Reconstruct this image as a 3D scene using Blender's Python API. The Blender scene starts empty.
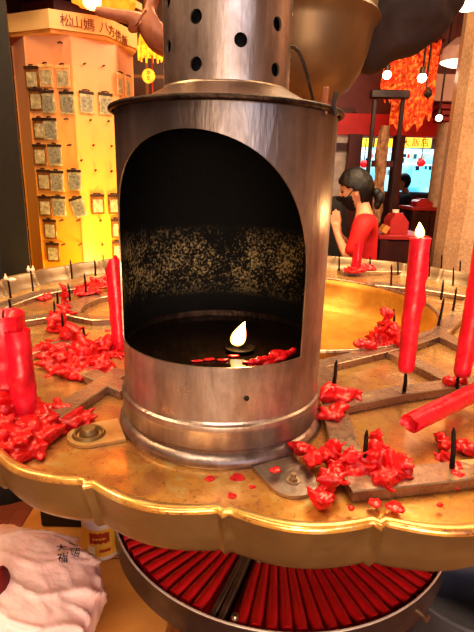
import bpy, bmesh, math, random
from mathutils import Vector, Matrix, noise
from mathutils.bvhtree import BVHTree
random.seed(7)
PI = math.pi
SC = bpy.context.scene
COL = SC.collection

# ------------------------------------------------------------------ camera
F, CAMH, PITCH, ROLL = 475.0, 1.5, math.radians(16.0), math.radians(1.55)
FW = Vector((0, math.cos(PITCH), -math.sin(PITCH)))
_r0 = Vector((1, 0, 0)); _u0 = _r0.cross(FW)
RT = _r0 * math.cos(ROLL) + _u0 * math.sin(ROLL)
UP = _u0 * math.cos(ROLL) - _r0 * math.sin(ROLL)
O = Vector((0, 0, CAMH))
cd = bpy.data.cameras.new('camera'); cam = bpy.data.objects.new('camera', cd); COL.objects.link(cam)
M = Matrix((RT, UP, -FW)).transposed().to_4x4(); M.translation = O
cam.matrix_world = M
cd.sensor_fit = 'VERTICAL'; cd.sensor_height = 36.0; cd.lens = F / 632 * 36.0
cd.clip_start = 0.01; cd.clip_end = 60
SC.camera = cam

def ray(x, y): return (FW * F + RT * (x - 237) + UP * (316 - y)).normalized()
def atz(x, y, z):
    d = ray(x, y); return O + d * ((z - CAMH) / d.z)
def aty(x, y, Y):
    d = ray(x, y); return O + d * (Y / d.y)

# ------------------------------------------------------------------ materials
def srgb(h):
    if isinstance(h, str):
        c = [int(h[i:i + 2], 16) / 255 for i in (0, 2, 4)]
        return tuple(((v / 12.92) if v <= .04045 else ((v + .055) / 1.055) ** 2.4) for v in c) + (1,)
    return tuple(h) + (1,)

class Mat:
    def __init__(s, name):
        s.m = bpy.data.materials.new(name); s.m.use_nodes = True
        s.nt = s.m.node_tree; s.N = s.nt.nodes; s.L = s.nt.links
        s.b = s.N['Principled BSDF']
        s.tc = s.N.new('ShaderNodeTexCoord')
    def new(s, t, **k):
        n = s.N.new(t)
        for a, v in k.items():
            if a in n.inputs: n.inputs[a].default_value = v
            else: setattr(n, a, v)
        return n
    def noise(s, scale, detail=4, rough=.55, vec=None, dist=0):
        n = s.N.new('ShaderNodeTexNoise'); n.inputs['Scale'].default_value = scale
        n.inputs['Detail'].default_value = detail; n.inputs['Roughness'].default_value = rough
        n.inputs['Distortion'].default_value = dist
        s.L.new(vec or s.tc.outputs['Object'], n.inputs['Vector']); return n.outputs['Fac']
    def ramp(s, fac, stops, mode='LINEAR'):
        r = s.N.new('ShaderNodeValToRGB'); r.color_ramp.interpolation = mode
        e = r.color_ramp.elements
        while len(e) < len(stops): e.new(.5)
        for i, (p, c) in enumerate(stops):
            e[i].position = p
            e[i].color = srgb(c) if not isinstance(c, (int, float)) else (c, c, c, 1)
        s.L.new(fac, r.inputs['Fac']); return r.outputs['Color']
    def mix(s, fac, a, b, blend='MIX'):
        n = s.N.new('ShaderNodeMix'); n.data_type = 'RGBA'; n.blend_type = blend
        for sock, v in ((n.inputs[0], fac), (n.inputs[6], a), (n.inputs[7], b)):
            if hasattr(v, 'links') or hasattr(v, 'is_output'): s.L.new(v, sock)
            elif isinstance(v, (int, float)) and sock.name == 'Factor': sock.default_value = v
            else: sock.default_value = srgb(v)
        return n.outputs[2]
    def bump(s, h, strength=.3, dist=.01):
        n = s.N.new('ShaderNodeBump'); n.inputs['Strength'].default_value = strength
        n.inputs['Distance'].default_value = dist
        s.L.new(h, n.inputs['Height']); s.L.new(n.outputs['Normal'], s.b.inputs['Normal'])
    def mapping(s, scale=(1, 1, 1), rot=(0, 0, 0)):
        n = s.N.new('ShaderNodeMapping'); n.inputs['Scale'].default_value = scale
        n.inputs['Rotation'].default_value = rot
        s.L.new(s.tc.outputs['Object'], n.inputs['Vector']); return n.outputs['Vector']
    def set(s, **k):
        for a, v in k.items():
            i = s.b.inputs[a.replace('_', ' ')]
            if hasattr(v, 'is_output'): s.L.new(v, i)
            elif isinstance(v, str): i.default_value = srgb(v)
            else: i.default_value = v
        return s

def simple(name, c1, c2=None, scale=20, rough=.5, metal=0, bump=0, bscale=None, detail=4, **k):
    m = Mat(name)
    f = m.noise(scale, detail)
    m.set(Base_Color=m.ramp(f, [(.3, c1), (.7, c2 or c1)]), Roughness=rough, Metallic=metal, **k)
    if bump: m.bump(m.noise(bscale or scale * 2, 5), bump, .01)
    return m.m

def emit(name, col, strength, c2=None, scale=6):
    m = Mat(name)
    f = m.noise(scale, 2)
    c = m.ramp(f, [(.35, col), (.65, c2 or col)])
    m.set(Base_Color=c, Emission_Color=c, Emission_Strength=strength, Roughness=.5)
    return m.m

MT = {}
# burner sheet steel: smoked, dented, streaked
m = Mat('smoked_steel')
v = m.mapping((6, 6, 1.2)); f1 = m.noise(3.0, 5, .6, v)
f2 = m.noise(9, 6, .65); f3 = m.noise(70, 3, .6, m.mapping((1, 1, .25)))
c = m.mix(m.ramp(f1, [(.35, 0.0), (.65, 1.0)]), '8a7a70', 'c9bab0')
c = m.mix(m.ramp(f2, [(.45, 0.0), (.75, .55)]), c, '5d4a40')
g = m.N.new('ShaderNodeSeparateXYZ'); m.L.new(m.tc.outputs['Object'], g.inputs[0])
mr = m.N.new('ShaderNodeMapRange'); m.L.new(g.outputs[2], mr.inputs[0]); mr.inputs[1].default_value = 1.40; mr.inputs[2].default_value = 1.575
mz = m.N.new('ShaderNodeMapRange'); m.L.new(g.outputs[2], mz.inputs[0]); mz.inputs[1].default_value = 1.605; mz.inputs[2].default_value = 1.600
mu = m.new('ShaderNodeMath', operation='MULTIPLY'); m.L.new(mr.outputs[0], mu.inputs[0]); m.L.new(mz.outputs[0], mu.inputs[1])
mk = m.new('ShaderNodeMath', operation='MULTIPLY'); m.L.new(mu.outputs[0], mk.inputs[0]); m.L.new(m.ramp(m.noise(6, 4, .6), [(.2, 1.0), (.75, .55)]), mk.inputs[1])
c = m.mix(mk.outputs[0], c, '26242c')
f4 = m.noise(5, 6, .7, m.mapping((1, 1, .8))); c = m.mix(m.ramp(f4, [(.5, 0.0), (.68, .7)]), c, '54413a')
m.set(Base_Color=c, Metallic=.8, Roughness=m.ramp(f2, [(.3, .24), (.75, .46)]))
m.bump(m.mix(.25, m.noise(7, 2), f3), .35, .012); MT['steel'] = m.m
MT['steel_dark'] = simple('blackened_rim_steel', '1d1613', '4a3930', 60, .5, .85, .3)
MT['steel_thin'] = simple('tray_sheet_steel', '8c8480', '5f5752', 8, .35, .85, .05)
m = Mat('soot_glint_lining')
f = m.noise(230, 4, .7); g = m.noise(12, 2)
gl = m.N.new('ShaderNodeSeparateXYZ'); m.L.new(m.tc.outputs['Object'], gl.inputs[0])
mr = m.N.new('ShaderNodeMapRange'); m.L.new(gl.outputs[2], mr.inputs[0])
mr.inputs[1].default_value = 1.30; mr.inputs[2].default_value = 1.345
mr2 = m.N.new('ShaderNodeMapRange'); m.L.new(gl.outputs[2], mr2.inputs[0])
mr2.inputs[1].default_value = 1.425; mr2.inputs[2].default_value = 1.385
mm = m.new('ShaderNodeMath', operation='MULTIPLY'); m.L.new(mr.outputs[0], mm.inputs[0]); m.L.new(mr2.outputs[0], mm.inputs[1])
sp = m.ramp(m.mix(.35, f, m.noise(22, 3, .6)), [(.50, 0.0), (.60, .8)])  # specks over the soot paint glints of flame light
m2 = m.new('ShaderNodeMath', operation='MULTIPLY'); m.L.new(mm.outputs[0], m2.inputs[0]); m.L.new(sp, m2.inputs[1])
m.set(Base_Color=m.mix(m2.outputs[0], '030202', 'b9a47c'), Specular_IOR_Level=.2, Roughness=.6, Metallic=m2.outputs[0])
m.bump(f, .8, .004); MT['soot'] = m.m
MT['oil'] = simple('dark_lamp_oil', '120a06', '1f1209', 15, .07, 0, .03, 60)
# brass of the table
m = Mat('oily_brass_plate')
f = m.noise(4, 5, .6); f2 = m.noise(150, 3, .7); f3 = m.noise(18, 5, .65); f5 = m.noise(75, 3, .6)
c = m.mix(m.ramp(f, [(.3, 0.0), (.7, 1.0)]), 'dc9028', 'f9c658')
c = m.mix(m.ramp(f3, [(.40, .75), (.56, 0.0)]), c, '9c5420')
c = m.mix(m.ramp(f2, [(.57, 0.0), (.66, .85)]), c, '7a3a14')
pm = m.new('ShaderNodeMath', operation='MULTIPLY'); m.L.new(m.ramp(f3, [(.54, 0.0), (.64, 1.0)]), pm.inputs[0]); m.L.new(m.ramp(f5, [(.46, 0.0), (.56, .9)]), pm.inputs[1])
c = m.mix(pm.outputs[0], c, 'f7dc94')  # pale gold flecks painted for the plate's speckled reflections
m.set(Base_Color=c, Metallic=.5, Roughness=m.ramp(f3, [(.35, .34), (.65, .16)]), Coat_Weight=.4, Coat_Roughness=.12)
m.bump(m.mix(.6, f5, f3), .14, .004)
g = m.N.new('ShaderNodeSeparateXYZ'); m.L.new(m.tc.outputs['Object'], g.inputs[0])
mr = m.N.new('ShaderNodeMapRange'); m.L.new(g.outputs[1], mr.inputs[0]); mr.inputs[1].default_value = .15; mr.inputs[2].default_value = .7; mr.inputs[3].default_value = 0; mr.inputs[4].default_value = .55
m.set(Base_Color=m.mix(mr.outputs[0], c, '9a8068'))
MT['plate'] = m.m
MT['brass_edge'] = simple('polished_brass_edge', 'b08a52', 'd8b47c', 40, .38, .8, .05)
m = Mat('aged_brass')
f = m.noise(7, 5, .6); f2 = m.noise(60, 4)
c = m.mix(m.ramp(f, [(.3, 0.0), (.7, 1.0)]), '6e5836', '95794c')
m.set(Base_Color=c, Metallic=.6, Roughness=m.ramp(f2, [(.3, .32), (.7, .5)])); m.bump(f2, .1, .004); MT['brass'] = m.m
m = Mat('gilt_basin')
f = m.noise(9, 5, .6); f2 = m.noise(70, 3, .7)
c = m.mix(m.ramp(f, [(.3, 0.0), (.7, 1.0)]), 'ac7229', 'dca648')
c = m.mix(m.ramp(f2, [(.62, 0.0), (.75, .7)]), c, '80461a')
m.set(Base_Color=c, Metallic=.45, Roughness=.36); m.bump(f2, .2, .004); MT['gilt'] = m.m
m = Mat('wax_spotted_rail_steel')
f = m.noise(9, 4, .55); f2 = m.noise(70, 4, .65); f6 = m.noise(7, 3)
c = m.mix(m.ramp(f, [(.3, 0.0), (.7, 1.0)]), '8a6c5c', 'b0937f')
pm = m.new('ShaderNodeMath', operation='MULTIPLY'); m.L.new(m.ramp(f6, [(.52, 0.0), (.60, 1.0)]), pm.inputs[0]); m.L.new(m.ramp(f2, [(.46, 0.0), (.56, .85)]), pm.inputs[1]); c = m.mix(pm.outputs[0], c, 'f0d49c')
m.set(Base_Color=c, Metallic=.65, Roughness=m.ramp(f2, [(.35, .36), (.65, .22)])); m.bump(f2, .08, .003); MT['rail'] = m.m
MT['wall_pan'] = simple('unlit_pan_wall', '77624c', '9d876c', 10, .4, .6, .1)  # greyer far-rim copy, without the warm light painted on the near lip
m = Mat('dark_bronze')
f = m.noise(8, 5)
m.set(Base_Color=m.ramp(f, [(.3, '1c0e0a'), (.7, '311c15')]), Metallic=.1, Roughness=.75); m.bump(m.noise(25, 3), .3, .01); MT['bronze'] = m.m
m = Mat('red_brown_bronze')
m.set(Base_Color=m.ramp(m.noise(12, 5), [(.3, '7a4630'), (.7, 'a5694c')]), Metallic=.25, Roughness=.45); m.bump(m.noise(40, 3), .3, .006); MT['bronze_red'] = m.m
m = Mat('bowl_bronze')
f = m.noise(6, 5, .6, m.mapping((1, 1, .3)))
m.set(Base_Color=m.ramp(f, [(.3, '5c4833'), (.7, '82694a')]), Metallic=.6, Roughness=.42); m.bump(m.noise(20, 3), .1, .006); MT['bowl'] = m.m
MT['iron'] = simple('burnt_iron_spike', '140d0b', '2e1d17', 60, .6, .6, .3)
MT['bolt'] = simple('worn_bolt_metal', '8f7a66', 'c9b39a', 30, .35, .85, .1)
def wax(name, a, b):
    m = Mat(name); f = m.noise(30, 4)
    m.set(Base_Color=m.ramp(f, [(.3, a), (.7, b)]), Roughness=m.ramp(m.noise(80, 3), [(.3, .22), (.7, .42)]),
          Subsurface_Weight=.12, Subsurface_Radius=(1.0, .15, .1), Subsurface_Scale=.012)
    m.bump(m.noise(90, 3), .15, .004); return m.m
MT['wax'] = wax('red_candle_wax', 'b80d22', 'dc1e38')
MT['wax_drip'] = wax('bright_red_wax', 'ae0c14', 'dc2326')
MT['wax_dark'] = simple('dark_red_candle', 'b00d14', 'c8161c', 12, .5, 0, .08, 40)
MT['wax_pale'] = simple('pale_wax', 'e8c8a8', 'f6dfc8', 40, .5)
MT['wick'] = simple('charred_wick', '120c0a', '2a1c16', 80, .9)
# flame: white core, orange edge, runs up the height
m = Mat('candle_flame')
lw = m.N.new('ShaderNodeLayerWeight'); lw.inputs[0].default_value = .35
e = m.ramp(lw.outputs['Facing'], [(.0, 'fff2c0'), (.45, 'ffd870'), (1.0, 'ff8414')])
m.set(Base_Color='ffd070', Emission_Color=e, Emission_Strength=3.6); MT['flame'] = m.m

# ------------------------------------------------------------------ mesh helpers
def link(name, me, mat, parent=None, smooth=True, ang=40):
    if isinstance(me, bmesh.types.BMesh):
        b = me; bmesh.ops.recalc_face_normals(b, faces=b.faces[:])
        me = bpy.data.meshes.new(name); b.to_mesh(me); b.free()
    if mat is not None and len(me.materials) == 0:
        for x in (mat if isinstance(mat, (list, tuple)) else [mat]): me.materials.append(x)
    if smooth:
        me.shade_smooth(); me.set_sharp_from_angle(angle=math.radians(ang))
    o = bpy.data.objects.new(name, me); COL.objects.link(o)
    if parent is not None:
        o.parent = parent
        o.matrix_parent_inverse = Matrix.Translation(parent.location).inverted() if parent.rotation_euler[2] == 0 else Matrix.Identity(4)
    return o
def tag(o, label=None, cat=None, group=None, kind=None):
    if label: o['label'] = label
    if cat: o['category'] = cat
    if group: o['group'] = group
    if kind: o['kind'] = kind
    return o
def thing(name, label, cat, loc=(0, 0, 0), group=None):
    o = bpy.data.objects.new(name, None); COL.objects.link(o); o.location = loc
    o.empty_display_size = .05
    return tag(o, label, cat, group)
def struct(name, bm, mat, smooth=False):
    return tag(link(name, bm, mat, None, smooth), kind='structure')
def BM(): return bmesh.new()
def box(bm, c, s, rz=0, mat=None):
    r = bmesh.ops.create_cube(bm, size=1)
    T = Matrix.Translation(c) @ Matrix.Rotation(rz, 4, 'Z') @ Matrix.Diagonal((s[0], s[1], s[2], 1))
    if mat is not None: T = mat @ T
    bmesh.ops.transform(bm, matrix=T, verts=r['verts']); return r['verts']
def bevel(bm, w=.003, seg=2):
    bmesh.ops.bevel(bm, geom=[e for e in bm.edges if len(e.link_faces) == 2 and e.calc_face_angle(0) > .6],
                    offset=w, segments=seg, affect='EDGES', profile=.5); return bm
def bar(bm, a, b, w, h):
    a, b = Vector(a), Vector(b); d = b - a; L = d.length
    z = d.normalized(); x = z.cross(Vector((0, 0, 1)))
    x = x.normalized() if x.length > 1e-4 else Vector((1, 0, 0)); y = z.cross(x)
    R = Matrix((x, y, z)).transposed().to_4x4(); R.translation = (a + b) / 2
    r = bmesh.ops.create_cube(bm, size=1)
    bmesh.ops.transform(bm, matrix=R @ Matrix.Diagonal((w, h, L, 1)), verts=r['verts']); return bm
def tube(bm, pts, rad, seg=12, caps=True):
    pts = [Vector(p) for p in pts]; n = len(pts)
    rad = rad if isinstance(rad, (list, tuple)) else [rad] * n
    rings = []; prev = None
    for i, p in enumerate(pts):
        t = (pts[min(i + 1, n - 1)] - pts[max(i - 1, 0)]).normalized()
        if prev is None:
            x = t.cross(Vector((0, 0, 1)));  x = x if x.length > .05 else t.cross(Vector((0, 1, 0)))
        else: x = prev - t * prev.dot(t)
        x.normalize(); prev = x; y = t.cross(x)
        rings.append([bm.verts.new(p + (x * math.cos(2 * PI * k / seg) + y * math.sin(2 * PI * k / seg)) * rad[i]) for k in range(seg)])
    for a, b in zip(rings, rings[1:]):
        for k in range(seg): bm.faces.new((a[k], a[(k + 1) % seg], b[(k + 1) % seg], b[k]))
    if caps:
        bm.faces.new(rings[0][::-1]); bm.faces.new(rings[-1])
    return bm
def lathe(bm, prof, c=(0, 0), seg=64, a0=0, a1=2 * PI, close=True):
    full = abs(a1 - a0 - 2 * PI) < 1e-6
    n = seg if full else seg + 1
    cols = []
    for k in range(n):
        a = a0 + (a1 - a0) * k / seg
        cols.append([bm.verts.new((c[0] + r * math.cos(a), c[1] + r * math.sin(a), z)) for r, z in prof])
    for k in range(seg):
        A, B = cols[k], cols[(k + 1) % n]
        for i in range(len(prof) - 1): bm.faces.new((A[i], B[i], B[i + 1], A[i + 1]))
    bmesh.ops.remove_doubles(bm, verts=bm.verts[:], dist=1e-6)
    return bm
def torus(bm, c, R, r, seg=72, rs=10, z=0):
    prof = [(R + r * math.cos(2 * PI * k / rs), z + r * math.sin(2 * PI * k / rs)) for k in range(rs + 1)]
    return lathe(bm, prof, c, seg)
def ball(bm, c, s, sub=2, rot=None):
    r = bmesh.ops.create_icosphere(bm, subdivisions=sub, radius=1)
    s = s if isinstance(s, (list, tuple)) else (s, s, s)
    T = Matrix.Translation(c) @ (rot.to_4x4() if rot else Matrix.Identity(4)) @ Matrix.Diagonal((*s, 1))
    bmesh.ops.transform(bm, matrix=T, verts=r['verts']); return r['verts']
def prism(bm, poly, z0, z1):
    a = [bm.verts.new((x, y, z0)) for x, y in poly]; b = [bm.verts.new((x, y, z1)) for x, y in poly]
    n = len(poly)
    for i in range(n): bm.faces.new((a[i], a[(i + 1) % n], b[(i + 1) % n], b[i]))
    bm.faces.new(a[::-1]); bm.faces.new(b); return bm
def quad(bm, pts):
    bm.faces.new([bm.verts.new(p) for p in pts]); return bm
def baked(bm, mods):
    """apply a list of (type, settings) modifiers and give back the mesh"""
    me = bpy.data.meshes.new('t'); bm.to_mesh(me); bm.free()
    o = bpy.data.objects.new('t', me); COL.objects.link(o)
    for t, k in mods:
        md = o.modifiers.new(t, t)
        for a, v in k.items(): setattr(md, a, v)
    dg = bpy.context.evaluated_depsgraph_get()
    r = bpy.data.meshes.new_from_object(o.evaluated_get(dg))
    bpy.data.objects.remove(o); bpy.data.meshes.remove(me); r.materials.clear(); return r
def text_mesh(s, size, depth=.0005):
    c = bpy.data.curves.new('t', 'FONT'); c.body = s; c.size = size; c.extrude = depth
    c.align_x = 'CENTER'; c.align_y = 'CENTER'
    o = bpy.data.objects.new('t', c); COL.objects.link(o)
    r = bpy.data.meshes.new_from_object(o.evaluated_get(bpy.context.evaluated_depsgraph_get()))
    bpy.data.objects.remove(o); bpy.data.curves.remove(c); r.materials.clear(); return r

# ================================================================== THE CANDLE TABLE
TC = (.135, 1.265); TZ = 1.14
table = thing('candle_table', 'round brass temple candle table with a scalloped rim and rows of black spikes', 'candle table', (TC[0], TC[1], 0))
NL = 36; PH0 = math.radians(-90 + .6)
def lobe(phi):
    q = abs(math.sin(NL / 2 * (phi - PH0)))
    return .62 * math.exp(-(q / .075) ** 2) + (1 - math.exp(-(q / .10) ** 2)) * (.30 + .70 * q ** 1.1)
def swept(prof, seg=NL * 24):
    bm = BM(); cols = []
    for k in range(seg):
        a = PH0 + 2 * PI * k / seg; l = lobe(a)
        cols.append([bm.verts.new((TC[0] + (R + 1.55 * am * l) * math.cos(a), TC[1] + (R + 1.55 * am * l) * math.sin(a), z + wz * (1 - l)))
                     for R, z, am, wz in prof])
    for k in range(seg):
        A, B = cols[k], cols[(k + 1) % seg]
        for i in range(len(prof) - 1): bm.faces.new((A[i], B[i], B[i + 1], A[i + 1]))
    return bm
RO = .866
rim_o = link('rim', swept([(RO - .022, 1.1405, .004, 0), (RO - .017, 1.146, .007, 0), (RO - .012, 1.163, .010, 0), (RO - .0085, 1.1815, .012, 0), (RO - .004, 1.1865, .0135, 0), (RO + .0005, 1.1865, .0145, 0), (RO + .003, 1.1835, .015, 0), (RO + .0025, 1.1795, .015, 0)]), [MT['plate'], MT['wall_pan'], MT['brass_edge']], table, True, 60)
for f_ in rim_o.data.polygons:
    if f_.center.z > 1.1852 and (f_.center.xy - Vector(TC)).length > RO - .006: f_.material_index = 2
    elif f_.center.y > 1.0: f_.material_index = 1  # far half greyer; the near lip's warm light is put in its colour
link('rim_skirt', swept([(RO + .0025, 1.1795, .015, 0), (RO - .001, 1.168, .0145, 0), (RO - .006, 1.146, .013, 0), (RO - .010, 1.126, .012, 0), (RO - .016, 1.117, .012, 0), (RO - .024, 1.115, .012, 0), (RO - .034, 1.119, .01, 0), (RO - .034, 1.136, .01, 0)]), MT['brass'], table, True, 60)
BN = (.15, 1.37); BNR = .42
bm = BM(); cols = []
for k in range(180):
    a = 2 * PI * k / 180; o_ = Vector((TC[0] + .858 * math.cos(a), TC[1] + .858 * math.sin(a), 0)); i_ = Vector((BN[0] + (BNR + .004) * math.cos(a), BN[1] + (BNR + .004) * math.sin(a), 0))
    cols.append([bm.verts.new(i_.lerp(o_, t_) + Vector((0, 0, z))) for t_, z in ((0, TZ - .02), (0, TZ), (.33, TZ), (.66, TZ), (1, TZ + .0005), (1, TZ - .02))])
for k in range(180):
    A, B = cols[k], cols[(k + 1) % 180]
    for q_ in range(6): bm.faces.new((A[q_], B[q_], B[(q_ + 1) % 6], A[(q_ + 1) % 6]))
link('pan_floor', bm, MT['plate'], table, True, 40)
link('basin', lathe(BM(), [(BNR + .005, 1.135), (BNR + .006, 1.150), (BNR, 1.154), (BNR - .006, 1.150), (BNR - .012, 1.130), (BNR - .026, 1.09), (BNR - .046, 1.062), (BNR - .066, 1.048), (BNR - .072, 1.051), (BNR - .080, 1.050), (BNR - .088, 1.040), (.25, 1.034), (0, 1.032)], BN, 128), MT['gilt'], table, True, 50)
link('basin_lip', torus(BM(), BN, BNR + .001, .0055, 128, 10, 1.153), MT['rail'], table)
# pedestal under the table
link('pedestal', lathe(BM(), [(.0, 1.031), (.10, 1.031), (.10, 1.0), (.13, .96), (.09, .93), (.075, .8), (.075, .66), (.09, .64), (.09, .52), (.09, .4995), (.135, .4995), (.135, .488), (.08, .47), (.075, .2), (.10, .14), (.22, .10), (.26, .05), (.27, .0), (0, 0)], TC, 48), MT['brass'], table)
link('pan_underside', lathe(BM(), [(.10, 1.018), (.42, 1.02), (.6, 1.09), (.825, 1.118)], TC, 96), MT['brass'], table)

MT['rail_edge'] = simple('bright_rail_edge', 'a89078', 'd8c2a4', 30, .3, .7)  # lighter metal colour for the bevelled rail edges
RZ = 1.156
def rail(pts, w=.036, h=.0145, z=RZ, ring=False):
    bm = BM(); P = [atz(x, y, z) for x, y in pts]; n = len(P)
    prof = [(-w / 2, -h), (-w / 2, -.0015), (-w / 2 + .0015, 0), (w / 2 - .0015, 0), (w / 2, -.0015), (w / 2, -h)]
    rows = []
    for i, p in enumerate(P):
        t = (P[min(i + 1, n - 1)] - P[max(i - 1, 0)]).normalized(); s = Vector((t.y, -t.x, 0))
        rows.append([bm.verts.new(p + s * a + Vector((0, 0, b))) for a, b in prof])
    for A, B in zip(rows, rows[1:]):
        for k in range(len(prof) - 1): bm.faces.new((A[k], A[k + 1], B[k + 1], B[k]))
    bm.faces.new(rows[0]); bm.faces.new(rows[-1][::-1])
    o = link('spike_rail', bm, [MT['rail'], MT['rail_edge']], table, True, 30)
    for f_ in o.data.polygons:
        if len(f_.vertices) == 4 and .2 < abs(f_.normal.z) < .95: f_.material_index = 1
    return o
RAILS = [
 ([(346, 481), (420, 474), (500, 465), (570, 452)], .04, RZ), ([(353, 470), (322, 366)], .04, RZ - .0006),
 ([(337, 402), (400, 390), (495, 377), (580, 362)], .036, RZ - .0003), ([(394, 351), (452, 379)], .034, RZ - .0009),
 ([(300, 368), (398, 345)], .036, RZ - .0012), ([(400, 345), (440, 331), (486, 286)], .042, RZ - .0004), ([(440, 333), (490, 356), (540, 371)], .04, RZ - .0007),
 ([(372, 283), (425, 288), (490, 298), (560, 316)], .06, RZ - .0002), ([(340, 270), (420, 270), (478, 282)], .07, RZ - .0005),
 ([(122, 369), (22, 434)], .036, RZ - .0001), ([(84, 369), (128, 388)], .034, RZ - .0006),
 ([(2, 322), (35, 317), (69, 312)], .04, RZ - .0003), ([(69, 313), (76, 304), (92, 297), (110, 293), (130, 291)], .05, RZ - .0008),
 ([(68, 354), (128, 331)], .04, RZ - .0011), ([(69, 313), (95, 318), (128, 317)], .035, RZ - .0013),
 ([(-25, 314), (5, 304), (37, 293), (79, 286), (115, 274)], .05, RZ - .0014), ([(0, 366), (28, 351), (68, 340)], .036, RZ - .0005)]
for p, w, z in RAILS: rail(p, w, .0145, z)
SPK = [((10.5, 297), (8, 278)), ((33, 290), (30, 270)), ((72, 278), (70, 259)), ((95.5, 275), (95, 258)), ((86, 295), (85, 273)), ((70, 300), (68.5, 283)),
 ((103, 267), (103, 253)), ((107, 279), (106, 267)), ((10.5, 310), (8.7, 299)), ((57.5, 305), (57, 292)), ((55, 323), (53, 301)), ((63, 334), (61, 313)), ((84, 344), (84, 326)),
 ((339, 270), (339, 254)), ((391, 285), (391, 264)), ((398, 274), (397.5, 256)), ((402, 268), (402, 254)), ((429, 276), (429, 261)), ((441, 272), (442, 254)), ((459, 278), (460, 260)),
 ((453, 285), (453, 267)), ((441, 299), (444, 280)), ((453, 310), (456, 287)), ((438, 326), (444.6, 298)), ((394, 324), (394, 309)), ((320, 330), (320, 320)),
 ((333, 389), (336.5, 360)), ((363, 466), (366, 428)), ((404, 392), (404.6, 371)), ((452, 468), (454, 428)), ((457, 387), (458, 376)), ((370, 268), (370, 256)), ((415, 268), (415, 255))]
def spike(p0, p1):
    b = atz(*p0, RZ)
    if abs(p0[0] - 404) < 1: b = atz(404, 391, RZ)
    d = ray(*p1); t = max(.2, (Vector((b.x, b.y)).length) / Vector((d.x, d.y)).length)
    e = O + d * t; h = min(max(e.z - b.z, .03), .085); dx = (e.x - b.x)
    tip = b + Vector((max(-.02, min(.02, dx)), random.uniform(-.006, .006), h))
    bm = BM(); rr = .0024 + .0006 * random.random()
    tube(bm, [b - Vector((0, 0, .003)), b + (tip - b) * .5 + Vector((.0008, 0, 0)), b + (tip - b) * .85, tip], [rr * 1.25, rr * 1.1, rr, rr * .35], 8)
    link('spike', bm, MT['iron'], table); return b, tip
TIPS = [spike(*s) for s in SPK]

# ================================================================== WAX
CL = bpy.data.textures.new('wax_lumps', 'CLOUDS'); CL.noise_scale = .012; CL.noise_depth = 2
CL3 = bpy.data.textures.new('wax_creases', 'CLOUDS'); CL3.noise_scale = .005; CL3.noise_depth = 1; CL3.noise_type = 'HARD_NOISE'
def wax_mesh(blobs, vox=.0024, disp=.004):
    bm = BM()
    for c, s, rot in blobs: ball(bm, c, s, 2, rot)
    return baked(bm, [('REMESH', dict(mode='VOXEL', voxel_size=vox)), ('DISPLACE', dict(texture=CL, strength=disp, mid_level=.5, texture_coords='GLOBAL')),
                      ('DISPLACE', dict(texture=CL3, strength=disp * .6, mid_level=.5, texture_coords='GLOBAL')), ('SMOOTH', dict(factor=.4, iterations=1))])
def rrot(): return Matrix.Rotation(random.uniform(0, 6.3), 3, 'Z') @ Matrix.Rotation(random.uniform(-.6, .6), 3, 'Y')
def wax_pile(label, pts, seed, base=TZ, name='wax_pile', group=None, vox=.0024, lump=1.0, dens=12, disp=.004):
    """pts: (px, py, spread m, height m): heaps of melted lumps on the table; low lumps wide, high lumps narrow"""
    random.seed(seed); bl = []
    for x, y, sp, h in pts:
        c = atz(x, y, base)
        for k in range(dens):
            t = k / dens; a = random.uniform(0, 2 * PI); q = sp * (1 - t) ** .7 * random.uniform(.3, 1)
            s = random.uniform(.006, .0125) * lump
            p = c + Vector((q * math.cos(a), q * math.sin(a), s * .45 + h * t * random.uniform(.6, 1)))
            bl.append((p, (s * random.uniform(.8, 2.3), s * random.uniform(.45, .9), s * random.uniform(.35, .7)), rrot()))
            if k % 2: 
                s *= .55; p2 = p + Vector((random.uniform(-1, 1), random.uniform(-1, 1), random.uniform(-.3, .5))) * s * 2.4
                bl.append((p2, (s * random.uniform(1, 3), s * .8, s * random.uniform(.5, .9)), rrot()))
        bl.append((c + Vector((0, 0, .004)), (sp * .85, sp * .75, .010), Matrix.Rotation(random.uniform(0, 3), 3, 'Z')))
        if h > .02: bl.append((c + Vector((0, 0, h * .45)), (sp * .42, sp * .38, h * .55), None))
    o = link(name, wax_mesh(bl, vox, disp), MT['wax_drip'], None, True, 180)
    return tag(o, label, 'melted wax', group)
RB = RZ
wax_pile('large heap of melted red wax left of the burner, in the middle of the spikes', [(85, 358, .075, .04), (70, 345, .05, .05), (60, 330, .04, .045), (105, 352, .04, .03), (60, 368, .04, .02), (98, 370, .045, .02), (45, 355, .035, .02), (78, 375, .04, .015)], 1, lump=1.15, dens=16)
wax_pile('pointed cone of red wax behind the large heap left of the burner', [(66, 318, .038, .03), (65, 312, .018, .075)], 2)
wax_pile('heap of molten red wax at the foot of the big candles on the left edge', [(5, 430, .045, .05), (22, 425, .045, .04), (38, 418, .035, .03), (15, 450, .04, .02), (30, 452, .03, .015), (5, 400, .04, .05), (45, 430, .025, .02), (8, 445, .045, .035), (33, 440, .025, .025), (20, 458, .02, .015), (2, 455, .03, .02)], 3, lump=1.3, dens=16)
wax_pile('small clump of red wax lying by the left metal rail', [(72, 426, .022, .014), (84, 425, .014, .008), (60, 415, .014, .015)], 4, lump=.9)
wax_pile('scattered red wax scraps behind the candle on the left of the burner', [(100, 286, .07, .012), (85, 293, .05, .01), (112, 283, .05, .02)], 5, RB, lump=1.3)
wax_pile('flat red wax lump beside the left rim of the table', [(44, 299, .03, .008)], 6, lump=1.2, dens=6)
wax_pile('red wax scrap by the burner foot on its left side', [(118, 358, .02, .01), (108, 345, .018, .012)], 7, RB - .02, lump=.9)
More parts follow.
